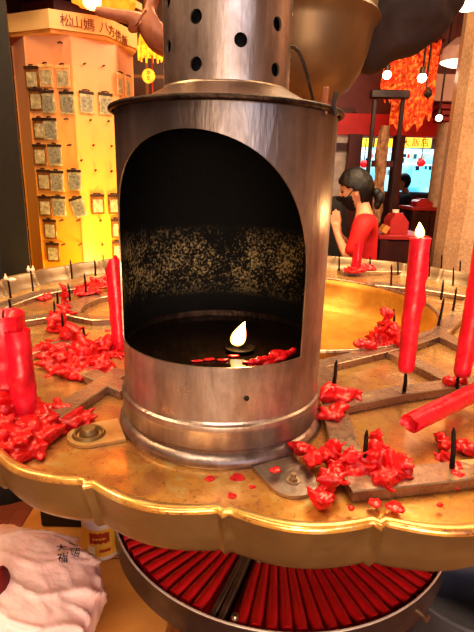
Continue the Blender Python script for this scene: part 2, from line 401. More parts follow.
wax_pile('lump of red wax around a spike close to the burner right side', [(333, 397, .024, .02), (345, 398, .018, .012), (327, 400, .018, .02), (340, 412, .013, .008), (328, 418, .013, .006), (354, 396, .014, .008)], 8, RB - .002, lump=.85, dens=12)
wax_pile('big clump of bright red wax around the front spike at the table edge', [(350, 470, .03, .03), (372, 470, .03, .045), (390, 476, .028, .035), (375, 460, .014, .05), (398, 473, .02, .03), (335, 478, .016, .025), (328, 488, .014, .02), (322, 502, .013, .006), (312, 462, .014, .012), (300, 452, .012, .01), (332, 462, .016, .035), (382, 485, .018, .01)], 9, RB - .006, vox=.002, lump=.75, dens=13, disp=.003)
wax_pile('crumpled red wax sheet at the basin edge behind the lit candle', [(378, 345, .035, .035), (392, 342, .035, .045), (384, 340, .022, .07), (366, 348, .025, .012), (400, 346, .022, .03)], 10, RB - .004, lump=1.1)
wax_pile('red wax scraps around the front right spike', [(447, 462, .012, .012), (455, 472, .014, .008), (462, 448, .014, .008), (444, 447, .012, .008), (456, 481, .012, .006), (470, 452, .014, .01), (440, 440, .01, .005)], 11, RB - .01, vox=.002, lump=.55, dens=10, disp=.003)
wax_pile('spread of red wax at the foot of the far stump candle', [(358, 270, .05, .012), (366, 269, .05, .012), (352, 272, .04, .01)], 12, RB, lump=1.3)
wax_pile('patch of red wax under the right candle', [(450, 384, .02, .01), (460, 383, .016, .012)], 13, RB - .002, lump=.8, dens=8)
random.seed(31)
DR = [(210, 479, .007, 'flat red wax drop on the brass in front of the burner, left one of three'), (238, 478, .009, 'ragged red wax drop touching the burner foot tab'), (232, 496, .006, 'dark red wax drop close to the scalloped rim below the burner'),
 (252, 487, .004, 'tiny red wax drop left of the bolted tab'), (395, 507, .010, 'thick orange red wax drop beside the rim notch on the right'), (376, 503, .008, 'red wax drip below the front wax clump'), (351, 508, .004, 'tiny red wax drop on the rim slope left of the notch'),
 (440, 505, .004, 'tiny red wax drop below the front right rail'), (275, 470, .007, 'red wax drip stuck on the bolted tab'), (48, 376, .006, 'small red wax drop on the left metal rail'), (108, 331, .008, 'red wax drop beside the tall candle left of the burner')]
for x, y, r, lab in DR:
    bl = []; c = atz(x, y, {275: 1.156, 48: RZ, 108: TZ}.get(x, TZ if y < 500 else 1.149))
    for k in range(5):
        a = random.uniform(0, 6.3); bl.append((c + Vector((math.cos(a), math.sin(a), 0)) * r * .5, (r * random.uniform(.5, .8), r * random.uniform(.5, .8), .0022), None))
    bl.append((c, (r * .9, r * .8, .003), None))
    tag(link('wax_drop', wax_mesh(bl, .0012, .001), MT['wax_drip'], None, True, 180), lab, 'wax drop')

# ================================================================== CANDLES
def flame(bm, base, h, w, lean=(0, 0)):
    n = 14; rings = []; seg = 14
    for i in range(n + 1):
        t = i / n
        r = w * (math.sin(PI * min(1, t * 1.15 + .12) ** .72) if t < 1 else 0)
        r = w * max(.03, 2.54 * (t + .02) ** .45 * (1 - t) ** 1.1)
        if i == n: r = w * .01
        c = Vector(base) + Vector((lean[0] * t * t, lean[1] * t * t, h * t))
        rings.append([bm.verts.new(c + Vector((math.cos(2 * PI * k / seg), math.sin(2 * PI * k / seg), 0)) * r) for k in range(seg)])
    for a, b in zip(rings, rings[1:]):
        for k in range(seg): bm.faces.new((a[k], a[(k + 1) % seg], b[(k + 1) % seg], b[k]))
    bm.faces.new(rings[0][::-1]); bm.faces.new(rings[-1]); return bm
def candle_body(a, b, r0, r1, seed, lumps=(), rough=.06, torn=0, hollow=.35, seg=28):
    """tilted wax stick from a (foot) to b (top) with uneven sides, sagging drips and a melted cup on top"""
    a, b = Vector(a), Vector(b); d = (b - a).normalized(); L = (b - a).length
    x = d.cross(Vector((0, 1, 0))).normalized(); y = d.cross(x)
    bm = BM(); n = max(14, int(L / .006)); rings = []
    for i in range(n + 1):
        t = i / n; ring = []
        for k in range(seg):
            an = 2 * PI * k / seg; dirv = x * math.cos(an) + y * math.sin(an)
            p = a + d * (L * t)
            q = (p + dirv * r0) * 38 + Vector((seed * 7.3, 0, 0))
            r = (r0 + (r1 - r0) * t) * (1 + rough * noise.noise(q) + rough * .6 * noise.noise(q * 2.7))
            r *= 1 - .18 * max(0, 1 - t * L / .008) ** 2
            for lt, la, lr, lh in lumps:
                da = (an - la + PI) % (2 * PI) - PI
                r += lr * math.exp(-((t - lt) / lh) ** 2 - (da / .7) ** 2)
            tt = L * t
            if torn and i > n * .75:
                tt += torn * (i - n * .75) / (n * .25) * (.5 + .9 * noise.noise(Vector((math.cos(an) * 1.3, math.sin(an) * 1.3, seed))) + .5 * math.cos(an - 2.6))
            ring.append(bm.verts.new(a + d * tt + dirv * r))
        rings.append(ring)
    for A, B in zip(rings, rings[1:]):
        for k in range(seg): bm.faces.new((A[k], A[(k + 1) % seg], B[(k + 1) % seg], B[k]))
    bm.faces.new(rings[0][::-1])
    prev = rings[-1]; top = sum((v.co for v in prev), Vector()) / seg
    for f, dz in ((.8, -.001), (.55, -hollow * r1), (.2, -hollow * 1.2 * r1)):
        cur = [bm.verts.new(top + (v.co - top) * f + d * (dz - (v.co - top).dot(d) * f * .9)) for v in rings[-1]]
        for k in range(seg): bm.faces.new((prev[k], prev[(k + 1) % seg], cur[(k + 1) % seg], cur[k]))
        prev = cur
    bm.faces.new(prev); return bm, top, d
def candle(label, a, b, r0, r1, seed, lit=False, wick=.012, group=None, wmat='wax', **k):
    t = thing('red_candle', label, 'candle', tuple(a), group)
    bm, top, d = candle_body(a, b, r0, r1, seed, **k)
    link('wax_body', bm, MT[wmat], t, True, 70)
    if wick:
        bm = BM(); w0 = top - d * r1 * .4
        tube(bm, [w0, w0 + d * wick * .6, w0 + d * (wick) + Vector((.001, 0, 0))], [.0013, .0013, .0009], 8)
        wk = link('wick', bm, MT['wick'], t)
        if lit:
            f = flame(BM(), top + d * .001 + Vector((-.002, 0, 0)), .024, .0072, (-.003, 0))
            link('flame', f, MT['flame'], t)
    return t, top
# lit candle, impaled above its spike: foot seen at (406,371), top at (421,237)
def on(x, y, Y): return aty(x, y, Y)
s404 = TIPS[28][0]
fa = on(405.5, 371, s404.y); fb = on(420.5, 238, s404.y + .005)
CAND1, top1 = candle('lit red candle leaning right with a flame, standing on its spike right of the burner', fa, fb, .0135, .0165, 1, True, .014, lumps=[(.55, PI, .006, .06), (.75, PI * .9, .003, .05), (.4, 0.2, .002, .05), (.3, .1, .002, .02)])
p = TIPS[30][0]
fa = on(461.5, 376, p.y); fb = on(492, 205, p.y + .01)
candle('tall unlit red candle cut off by the right edge, beside the lit candle', fa, fb, .0140, .0175, 2, lumps=[(.2, PI, .0015, .05)])
A1 = atz(411, 423, 1.181); B1 = atz(492, 384, RZ + .020)
d = (B1 - A1)
t, _ = candle('red candle lying on its side across the right rails, hollow end facing the burner', B1 + d * .4, A1, .0148, .0142, 3, wick=0, hollow=.45, torn=.010, rough=.05)
P0 = atz(355.5, 271, RZ)
candle('short slim red stump candle at the far side of the table near the woman', P0, on(359, 244, P0.y), .022, .0165, 4, wick=0, rough=.16, torn=.012)
P0 = atz(121, 350, RZ - .01)
candle('tall red candle with a torn pointed top just left of the burner', P0, on(114.5, 272, P0.y + .02), .0165, .0185, 5, wick=0, torn=.03, rough=.05)
P0 = atz(11, 416, RZ - .01)
candle('thick red candle at the left edge of the photo, rising from the molten heap', P0, on(3, 313, P0.y), 0.034, .028, 6, wick=.016, lumps=[(.45, 0, .004, .1), (.2, .3, .005, .08)], rough=.1)
P0 = atz(27, 425, RZ - .01)
candle('half melted red candle leaning against the thick one at the left edge', P0, on(17, 330, P0.y + .01), .0165, .0175, 7, wick=0, lumps=[(.3, 0, .004, .08), (.55, .5, .004, .06)], rough=.14)
# pale wax caps left on two spikes at the rim
for i, (lab, n) in enumerate((('pale burnt wax caps on the left rim spike, forked tip', 2), ('pinkish wax scrap on the spike nearest the left photo edge', 1))):
    tp = TIPS[(1, 0)[i]][1]; bl = []
    for k in range(n):
        c = tp + Vector((-.006 + .014 * k, 0, .0))
        bl += [(c, (.006, .005, .008), None), (c + Vector((0, 0, .008)), (.003, .003, .006), None)]
    if n == 2: bl.append((tp, (.009, .004, .003), None))
    else: bl += [(tp + Vector((.012, 0, -.004)), (.014, .006, .006), None)]
    tag(link('wax_remnant', wax_mesh(bl, .0015, .0015), MT['wax_pale'], None, True, 180), lab, 'melted wax')

# ================================================================== THE BURNER
BC = (-.021, .69); BR = .148
burner = thing('steel_lamp_burner', 'sooty steel cylinder lamp burner with an arched opening, standing on the brass table', 'lamp burner', (BC[0], BC[1], TZ))
ZB, ZL, ZT = TZ + .012, 1.278, 1.583
T0, TH = math.radians(-105.5), math.radians(61.8)
def arch_z(th):
    u = (th - T0) / TH
    return 1.38 + .172 * math.sqrt(max(0, 1 - u * u))
def shell(r, zlo, ztop, nz=26):
    """cylinder wall with the arched opening cut out"""
    bm = BM()
    ins = [T0 + TH * math.sin(PI / 2 * (k / 32 - 1)) if False else T0 - TH * math.cos(PI * k / 64) for k in range(65)]
    n = 90; out = [T0 + TH + (2 * PI - 2 * TH) * k / n for k in range(1, n)]
    th = ins + out
    def V(a, z): return bm.verts.new((BC[0] + r * math.cos(a), BC[1] + r * math.sin(a), z))
    low = [[V(a, zlo + (ZL - zlo) * i / 8) for i in range(9)] for a in th]
    m = len(th)
    for k in range(m):
        A, B = low[k], low[(k + 1) % m]
        for i in range(8): bm.faces.new((A[i], B[i], B[i + 1], A[i + 1]))
    # above the opening
    upi = [[V(a, arch_z(a) + (ztop - arch_z(a)) * i / 8) for i in range(9)] for a in ins]
    for k in range(64):
        A, B = upi[k], upi[k + 1]
        for i in range(8): bm.faces.new((A[i], B[i], B[i + 1], A[i + 1]))
    # full-height strips beside it
    zs = [ZL + (1.38 - ZL) * i / 6 for i in range(7)] + [1.38 + (ztop - 1.38) * i / 8 for i in range(1, 9)]
    full = [[V(a, z) for z in zs] for a in [T0 + TH] + out + [T0 - TH + 2 * PI]]
    for A, B in zip(full, full[1:]):
        for i in range(len(zs) - 1): bm.faces.new((A[i], B[i], B[i + 1], A[i + 1]))
    bmesh.ops.remove_doubles(bm, verts=bm.verts[:], dist=2e-5)
    return bm
link('cylinder_wall', shell(BR, ZB, ZT), MT['steel'], burner, True, 60)
link('inner_wall', shell(BR - .0014, ZB + .005, ZT - .002), MT['soot'], burner, True, 60)
# bare cut edge of the opening
bm = BM()
edge = [(T0 - TH * math.cos(PI * k / 64), None) for k in range(65)]
loop = [(a, arch_z(a)) for a, _ in edge] + [(T0 + TH, 1.38 - (1.38 - ZL) * i / 6) for i in range(1, 7)] + [(T0 + TH - 2 * TH * i / 50, ZL) for i in range(1, 51)] + [(T0 - TH, ZL + (1.38 - ZL) * i / 6) for i in range(1, 6)]
vs = [[bm.verts.new((BC[0] + r * math.cos(a), BC[1] + r * math.sin(a), z)) for r in (BR + .0004, BR - .0016)] for a, z in loop]
for k in range(len(vs)):
    A, B = vs[k], vs[(k + 1) % len(vs)]; bm.faces.new((A[0], B[0], B[1], A[1]))
link('cut_edge', bm, MT['bolt'], burner, True, 60)
link('base_flange', lathe(BM(), [(BR - .002, ZB + .006), (BR + .0035, ZB + .004), (BR + .0095, ZB - .003), (BR + .0102, ZB - .008), (BR + .0095, TZ + .0005), (BR - .003, TZ + .0005)], BC, 120), MT['steel'], burner)
link('base_band', lathe(BM(), [(BR + .0002, 1.162), (BR + .0035, 1.165), (BR + .0035, 1.186), (BR + .0042, 1.188), (BR + .0052, 1.193), (BR + .0042, 1.198), (BR + .001, 1.2), (BR + .0002, 1.203)], BC, 120), MT['steel'], burner)
link('rim_bead', torus(BM(), BC, BR + .0042, .0034, 120, 10, ZT), MT['steel_dark'], burner)
MT['lid'] = simple('smoked_lid_steel', '4a352c', '7d6050', 12, .42, .6, .2)
link('lid_cone', lathe(BM(), [(BR + .003, ZT + .001), (BR - .01, ZT + .003), (BR - .035, ZT + .012), (.092, ZT + .0235), (.085, ZT + .027)], BC, 96), MT['lid'], burner)
# chimney with pierced holes
CR, CZ0, CZ1 = .0825, ZT + .0235, 1.80
CHC = (BC[0] - .001, BC[1])
bm = BM(); lathe(bm, [(CR, CZ0 + (CZ1 - CZ0) * i / 10) for i in range(11)] + [(CR - .003, CZ1 - (CZ1 - CZ0) * i / 10) for i in range(11)] + [(CR, CZ0)], CHC, 120)
me = bpy.data.meshes.new('c'); bm.to_mesh(me); bm.free(); co = bpy.data.objects.new('c', me); COL.objects.link(co)
bm = BM(); HOLES = []
for r_, z in enumerate((1.629, 1.654, 1.678, 1.703, 1.728, 1.753)):
    for k in range(5):
        a = math.radians(-114.5 + 72 * k + (37 if r_ % 2 else 0)); HOLES.append((a, z))
        dv = Vector((math.cos(a), math.sin(a), 0)); c = Vector((CHC[0], CHC[1], z))
        tube(bm, [c + dv * (CR - .012), c + dv * (CR + .01)], .0078, 20)
m2 = bpy.data.meshes.new('k'); bm.to_mesh(m2); bm.free(); ko = bpy.data.objects.new('k', m2); COL.objects.link(ko)
md = co.modifiers.new('b', 'BOOLEAN'); md.object = ko; md.operation = 'DIFFERENCE'; md.solver = 'EXACT'
r = bpy.data.meshes.new_from_object(co.evaluated_get(bpy.context.evaluated_depsgraph_get()))
bpy.data.objects.remove(co); bpy.data.objects.remove(ko); r.materials.clear()
link('chimney', r, MT['steel'], burner, True, 40)
link('chimney_lining', lathe(BM(), [(CR - .008, CZ0 + (CZ1 - CZ0) * i / 4) for i in range(5)], CHC, 64), MT['soot'], burner)
bm = BM()
lathe(bm, [(CR + .0005, CZ0 - .002), (CR + .0025, CZ0), (CR + .0022, CZ0 + .004), (CR + .0004, CZ0 + .006)], CHC, 96); link('chimney_seam', bm, MT['bolt'], burner)
# floor pan inside, with oil
link('oil_pan', lathe(BM(), [(0, 1.245), (BR - .006, 1.245), (BR - .005, 1.272)], BC, 96), MT['steel_dark'], burner)
link('lamp_oil', lathe(BM(), [(0, 1.262), (BR - .0045, 1.262)], BC, 96), MT['oil'], burner)
MT['tab_brass'] = simple('stained_tab_brass', 'ac8650', 'e0bf86', 22, .3, .45, .2)
# foot tabs with bolts
def tab(tip, w, root_r, mat, boss):
    d = Vector((tip[0] - BC[0], tip[1] - BC[1], 0)); L = d.length; d.normalize(); s = Vector((-d.y, d.x, 0))
    bm = BM(); c0 = Vector((BC[0], BC[1], TZ)) + d * root_r; c1 = Vector((tip[0], tip[1], TZ)) - d * w
    pts = [c0 - s * w * 1.02, c0 + s * w * 1.02]
    pts += [c1 + s * w * math.cos(a) + d * w * math.sin(a) for a in [PI * k / 16 for k in range(17)]]
    lo = [bm.verts.new(p + Vector((0, 0, .0008))) for p in pts]; hi = [bm.verts.new(p + Vector((0, 0, .0055))) for p in pts]
    n = len(pts)
    for i in range(n): bm.faces.new((lo[i], lo[(i + 1) % n], hi[(i + 1) % n], hi[i]))
    bm.faces.new(hi); bm.faces.new(lo[::-1]); bevel(bm, .001, 1)
    o = link('foot_tab', bm, mat, burner, True, 40)
    c = c1 + d * w * .05
    bm = BM()
    if boss:
        ring = []
        lathe(bm, [(.0235, TZ + .0056), (.021, TZ + .0095), (.0185, TZ + .0095), (.0165, TZ + .006)], (c.x, c.y), 32)
        lathe(bm, [(.0135, TZ + .0055), (.013, TZ + .011), (.009, TZ + .0155), (0, TZ + .0165)], (c.x, c.y), 24)
    else:
        lathe(bm, [(.0085, TZ + .0055), (.0085, TZ + .0072), (.0, TZ + .0072)], (c.x, c.y), 24)
        prism(bm, [(c.x + .0058 * math.cos(PI / 3 * k + .3), c.y + .0058 * math.sin(PI / 3 * k + .3)) for k in range(6)], TZ + .0072, TZ + .0115)
        tube(bm, [c + Vector((0, 0, .011)), c + Vector((0, 0, .0165))], .0034, 12)
    b = link('bolt', bm, MT['bolt'] if not boss else MT['brass'], burner)
    w_ = b.matrix_world.copy(); b.parent = o; b.matrix_parent_inverse = Matrix.Identity(4); b.matrix_parent_inverse = Matrix.Translation(-burner.location) if False else b.matrix_parent_inverse
    return o, b
def fixchild(o, b):
    bpy.context.view_layer.update(); b.matrix_parent_inverse = o.matrix_world.inverted()
for tip, w, mt, bs in (((-.234, .592), .0315, MT['tab_brass'], True), ((.088, .481), .030, MT['steel'], False)):
    o, b = tab(tip, w, BR - .002 + .0125, mt, bs); fixchild(o, b)
# wire handle and hinge pieces at the right of the lid
Yw = .675
link('wire_stay', tube(BM(), [aty(x, y, Yw) for x, y in ((290, 47), (294, 47), (299, 52), (303, 61), (307, 74), (310, 87), (313, 100))], .0021, 8), MT['steel_dark'], burner)
hp = Vector((BC[0] + (BR + .001) * math.cos(-.62), BC[1] + (BR + .001) * math.sin(-.62), ZT))
bm = BM(); box(bm, hp + Vector((-.004, 0, .008)), (.008, .004, .03), -.6); bevel(bm, .0015); link('hinge_tab', bm, MT['bronze_red'], burner)
bm = BM(); tube(bm, [hp + Vector((.008, 0, .018)), hp + Vector((.006, 0, .003)), hp + Vector((.010, -.002, -.008))], .0028, 8); link('latch_pin', bm, MT['steel'], burner)
bm = BM(); lathe(bm, [(0, 0), (.0035, .0005), (.003, .002), (0, .0025)], (0, 0), 12)
aa = math.radians(-76); bmesh.ops.transform(bm, matrix=Matrix.Translation((BC[0] + BR * math.cos(aa), BC[1] + BR * math.sin(aa), 1.236)) @ Matrix.Rotation(aa, 4, 'Z') @ Matrix.Rotation(PI / 2, 4, 'Y'), verts=bm.verts)
link('rivet', bm, MT['steel_dark'], burner)
# floating wick inside
fl = atz(240, 349, 1.2645)
fw = thing('floating_wick', 'lit floating wick on a small dish in the dark oil inside the burner', 'oil lamp wick', tuple(fl))
link('float_dish', lathe(BM(), [(0, -.001 + fl.z), (.017, fl.z - .001), (.021, fl.z + .0015), (.0215, fl.z + .003), (.019, fl.z + .0022), (.008, fl.z + .001), (0, fl.z + .001)], (fl.x, fl.y), 32), MT['steel_dark'], fw)
link('wick', tube(BM(), [fl, fl + Vector((.001, 0, .008)), fl + Vector((-.001, 0, .012))], [.002, .0018, .0012], 8), MT['wick'], fw)
link('flame', flame(BM(), fl + Vector((-.004, 0, .006)), .036, .0108, (.010, 0)), MT['flame'], fw)
bm = BM()
# red wax shreds on the lip of the opening
bl = []
random.seed(5)
for k in range(16):
    a = math.radians(-47 - 32 * (k / 16)); rr = BR - .018 - .02 * random.random() * (1 - k / 16)
    s = .005 + .003 * random.random() * (1 - k / 20)
    bl.append((Vector((BC[0] + rr * math.cos(a), BC[1] + rr * math.sin(a), 1.265 + .012 * (1 - k / 14) * random.random())), (s * 1.7, s, s * .8), Matrix.Rotation(a + PI / 2, 3, 'Z')))
tag(link('wax_shred', wax_mesh(bl, .0017, .002), MT['wax_drip'], None, True, 180), 'red wax shred inside the burner at the right of the opening lip', 'melted wax')
bl = []
bl2 = []
for x, y in ((252, 364), (259, 363), (265, 361.5), (271, 360), (277, 358.5), (283, 357), (288, 355.5), (293, 353)):
    c = atz(x, y, 1.274); bl2.append((c + Vector((0, .004, .001)), (.007, .0035, .005 + .003 * random.random()), Matrix.Rotation(.5, 3, 'Z')))
for k in range(9): bl2.append((atz(252 + k * 5, 364 - k * 1.35, 1.272) + Vector((0, .003, 0)), (.007, .003, .003), Matrix.Rotation(.35, 3, 'Z')))
tag(link('wax_shred', wax_mesh(bl2, .0014, .0015), MT['wax_drip'], None, True, 180), 'red wax strip along the lip of the burner opening, right side', 'melted wax')
for x, y, lab in ((196, 361, 'leftmost thin red wax flake floating in the oil'), (208, 359.5, 'thin red wax flake in the oil, second from the left'), (222, 360, 'thin red wax flake in the oil left of the flame reflection'), (233, 356, 'thin red wax flake in the oil just below the floating wick'), (247, 362, 'thin red wax flake in the oil right of the flame reflection')):
    c = atz(x, y, 1.2635)
    tag(link('wax_flake', wax_mesh([(c, (.008, .004, .002), None), (c + Vector((.005, .002, 0)), (.005, .003, .0018), None)], .0012, .001), MT['wax_drip'], None, True, 180), lab, 'wax flake')

# ================================================================== BRONZE BOWL ON THE CENTRE COLUMN
cens = thing('incense_bowl', 'large bronze incense bowl on a column behind the burner, flanked by dragon ornaments', 'incense bowl', (TC[0], TC[1], 1.034))
link('column', lathe(BM(), [(0, 1.0345), (.092, 1.0345), (.094, 1.09), (.085, 1.14), (.078, 1.2), (.082, 1.3), (.078, 1.4), (.070, 1.5), (.066, 1.62), (.07, 1.68)], TC, 64), MT['gilt'], cens)
link('bowl', lathe(BM(), [(.06, 1.675), (.085, 1.69), (.12, 1.715), (.143, 1.75), (.156, 1.79), (.163, 1.83), (.168, 1.848), (.176, 1.856), (.180, 1.862), (.174, 1.870), (.168, 1.876), (.170, 1.92), (.176, 1.98), (.186, 2.02), (.178, 2.02), (.165, 1.98), (.15, 1.9), (.0, 1.88)], TC, 96), MT['bowl'], cens, True, 60)
def skin(edges, mats=None, sub=2):
    """edges: list of chains [(point, radius), ...]; joints at the same place are welded; gives one smooth body"""
    bm = BM(); vmap = {}; rad = []
    def v(p, r):
        k = tuple(round(c, 4) for c in p)
        if k not in vmap: vmap[k] = len(rad); bm.verts.new(p); rad.append(r); bm.verts.ensure_lookup_table()
        return vmap[k]
    for ch in edges:
        for (p, r), (q, s) in zip(ch, ch[1:]):
            i, j = v(p, r), v(q, s)
            try: bm.edges.new((bm.verts[i], bm.verts[j]))
            except ValueError: pass
    me = bpy.data.meshes.new('t'); bm.to_mesh(me); bm.free()
    o = bpy.data.objects.new('t', me); COL.objects.link(o)
    md = o.modifiers.new('s', 'SKIN'); md.use_smooth_shade = True
    sv = me.skin_vertices[0].data
    for i, r in enumerate(rad):
        sv[i].radius = r if isinstance(r, (tuple, list)) else (r, r); sv[i].use_root = (i == 0)
    sm = o.modifiers.new('u', 'SUBSURF'); sm.levels = sub; sm.render_levels = sub
    res = bpy.data.meshes.new_from_object(o.evaluated_get(bpy.context.evaluated_depsgraph_get()))
    bpy.data.objects.remove(o); bpy.data.meshes.remove(me); res.materials.clear(); return res
YB = TC[1]
def P(x, y, Y=YB): return tuple(aty(x, y, Y))
# left ornament: a scaly arm reaching out with a clenched claw at its root
link('dragon_ornament', skin([[((TC[0] - .13, TC[1], 1.82), .05), (P(176, 44), .042), (P(157, 41), .036), (P(147, 25), .026), (P(140, 19), .02), (P(118, 15.5), .0140), (P(104, 12.5), .0125), (P(97, 11), .0115), (P(95, 10.6), .006)],
     [(P(147, 25), .026), (P(150, 8), .016), (P(156, -8), .014)], [(P(140, 19), .02), (P(135, 28), .012), (P(128, 31), .008)], [(P(147, 25), .026), (P(155, 20), .013), (P(154, 13), .008)]]), MT['bronze_red'], cens)
# right ornament: broad dark dragon head seen from below
YR = YB + .06
bl = [(Vector(P(372, 14, YR)), (.10, .06, .135), None), (Vector(P(402, 12, YR)), (.11, .06, .105), None), (Vector(P(424, 8, YR)), (.075, .05, .085), None), (Vector(P(438, -8, YR)), (.07, .045, .08), None), (Vector(P(398, 40, YR)), (.05, .05, .045), None), (Vector(P(418, 30, YR)), (.045, .04, .04), None), (Vector(P(445, 8, YR)), (.03, .02, .02), None), (Vector(P(434, 24, YR)), (.025, .03, .02), None), (Vector(P(350, 20, YR)), (.08, .06, .10), None)]
CL2 = bpy.data.textures.new('carving', 'CLOUDS'); CL2.noise_scale = .04
bm = BM()
for c, s, r_ in bl: ball(bm, c, s, 3, r_)
link('dragon_ornament', baked(bm, [('REMESH', dict(mode='VOXEL', voxel_size=.007)), ('DISPLACE', dict(texture=CL2, strength=.014, mid_level=.5, texture_coords='GLOBAL')), ('SMOOTH', dict(factor=.5, iterations=6))]), MT['bronze'], cens, True, 180)

# ================================================================== LOWER CANDLE TRAY
TRC = (.14, 1.275); TRR = .492; TRZ = .58
tray = thing('candle_tray', 'round sheet steel tray of spare candles under the scalloped table', 'tray', (TRC[0], TRC[1], .5))
link('tray_wall', lathe(BM(), [(TRR - .002, .506), (TRR - .002, TRZ - .002), (TRR, TRZ), (TRR + .003, TRZ), (TRR + .004, TRZ - .003), (TRR + .002, TRZ - .008), (TRR + .002, .5), (TRR - .002, .5)], TRC, 128), MT['steel_thin'], tray)
MT['tray_edge'] = simple('tray_lip_highlight', 'd8cabc', 'efe4d8', 20, .45, .4)  # near-white colour paints the light caught along the tray lip
link('tray_lip', torus(BM(), TRC, TRR + .0015, .003, 128, 8, TRZ + .0005), MT['tray_edge'], tray)
link('tray_floor', lathe(BM(), [(.125, .5), (TRR + .001, .5), (TRR + .001, .506), (.125, .506), (.125, .5)], TRC, 96), MT['steel_thin'], tray)
link('tray_hub', lathe(BM(), [(.126, .5), (.126, .565), (.118, .57), (.118, .5)], TRC, 48), MT['steel_thin'], tray)
def radial(px, py):
    q = atz(px, py, TRZ); return math.atan2(q.y - TRC[1], q.x - TRC[0])
adiv = radial(214, 620); MT['divider'] = simple('brown_flat_steel', '5a4636', '7a6350', 20, .45, .5, .1)
for da in (-.021, .021):
    a = adiv + da; dv = Vector((math.cos(a), math.sin(a), 0)); c = Vector((TRC[0], TRC[1], .567))
    link('divider', bevel(bar(BM(), c + dv * .128, c + dv * (TRR - .004), .014, .022), .002, 1), MT['divider'], tray)
for (x, y) in ((259, 559), (235, 617)):
    q = atz(x, y, .583); bm = BM(); lathe(bm, [(.0, .008), (.006, .007), (.009, .003), (.009, -.004), (0, -.004)], (0, 0), 16)
    for v_ in bm.verts: v_.co += q
    link('bolt', bm, MT['bolt'], tray)
q = aty(316, 612, 0); q = atz(414, 608, .545); bm = BM(); lathe(bm, [(0, -.03), (.006, -.03), (.006, 0), (.01, .0), (.01, .006), (0, .006)], (0, 0), 12)
aR = radial(421, 600); bmesh.ops.transform(bm, matrix=Matrix.Translation((TRC[0] + (TRR + .026) * math.cos(aR), TRC[1] + (TRR + .026) * math.sin(aR), .545)) @ Matrix.Rotation(aR, 4, 'Z') @ Matrix.Rotation(PI / 2, 4, 'Y'), verts=bm.verts)
link('bolt', bm, MT['bolt'], tray)
# spare candles, each one tapered and laid radially
def spare_mesh(seed):
    bm = BM(); n = 12; L = .325
    tube(bm, [(.005 * math.sin(seed + i * .1) * .3, 0, L * i / n) for i in range(n + 1)], [.0050 + .0108 * (i / n) ** 1.0 for i in range(n)] + [.0142], 16)
    r = [v for v in bm.verts]
    tube(bm, [(0, 0, L - .001), (0, 0, L + .004)], .0022, 8)
    me = bpy.data.meshes.new('spare_candle'); bmesh.ops.recalc_face_normals(bm, faces=bm.faces[:]); bm.to_mesh(me); bm.free()
    me.materials.append(MT['wax_dark']); me.shade_smooth(); me.set_sharp_from_angle(angle=.8); return me
SPM = [spare_mesh(i) for i in range(3)]
random.seed(11)
def lay(a, r0, z, tilt, lab, grp, k):
    o = bpy.data.objects.new('spare_candle', SPM[k % 3]); COL.objects.link(o)
    dv = Vector((math.cos(a), math.sin(a), tilt)).normalized()
    o.location = Vector((TRC[0], TRC[1], 0)) + Vector((math.cos(a), math.sin(a), 0)) * r0 + Vector((0, 0, z))
    o.rotation_mode = 'QUATERNION'; o.rotation_quaternion = dv.to_track_quat('Z', 'Y')
    tag(o, lab, 'candle', grp)
step = math.radians(4.05)
for sgn, lab, grp in ((-1, 'dark red spare candle lying in the tray left of the metal divider', 'spare candles left of the divider'), (1, 'dark red spare candle lying in the tray right of the metal divider', 'spare candles right of the divider')):
    n = 19 if sgn < 0 else 30
    for k in range(n):
        a = adiv + sgn * (.075 + step * k) + random.uniform(-.004, .004)
        lay(a, .158 + random.uniform(-.006, .0), .5345 + random.uniform(-.001, .004), .03, lab, grp, k)
    for k in range(n - 1):
        if True:
            a = adiv + sgn * (.075 + step * (k + .5)) 
            lay(a, .157 + random.uniform(-.006, .002), .5565 + random.uniform(0, .002), .03, lab, grp, k + 1)

# ================================================================== UNDER THE TABLE: BOX, BAG, BOTTLE
MT['card'] = simple('yellow_packing_board', 'bd7a35', 'dd9c52', 6, .6, 0, .1, 30)
BXZ = .45
bx = thing('wooden_crate', 'yellow brown wooden crate on the floor under the table, lower left', 'crate', (-.40, .95, 0))
bm = BM()
for i in range(3): box(bm, (-.40, .62 + i * .3335 - .005, BXZ - .01), (.50, .331, .02))
link('crate_top', bevel(bm, .003, 1), MT['card'], bx, True, 30)
bm = BM()
for sx in (-.235, .235): box(bm, (-.40 + sx, .95, .215), (.02, .96, .43))
for sy in (-.47, .47): box(bm, (-.40, .95 + sy, .215), (.45, .02, .43))
link('crate_side', bevel(bm, .002, 1), MT['card'], bx, True, 30)
MT['black'] = simple('black_plastic', '0d0b0c', '1c1717', 20, .5)
bm = BM(); q = atz(60, 560, BXZ); box(bm, (-.47, 1.31, BXZ + .09), (.24, .16, .18)); bevel(bm, .008)
cb = thing('storage_box', 'black storage box on the crate behind the white bag', 'box', (-.47, 1.31, BXZ))
link('body', bm, MT['black'], cb); bm = BM(); box(bm, (-.47, 1.31, BXZ + .19), (.26, .18, .02)); bevel(bm, .006); link('lid', bm, MT['black'], cb)
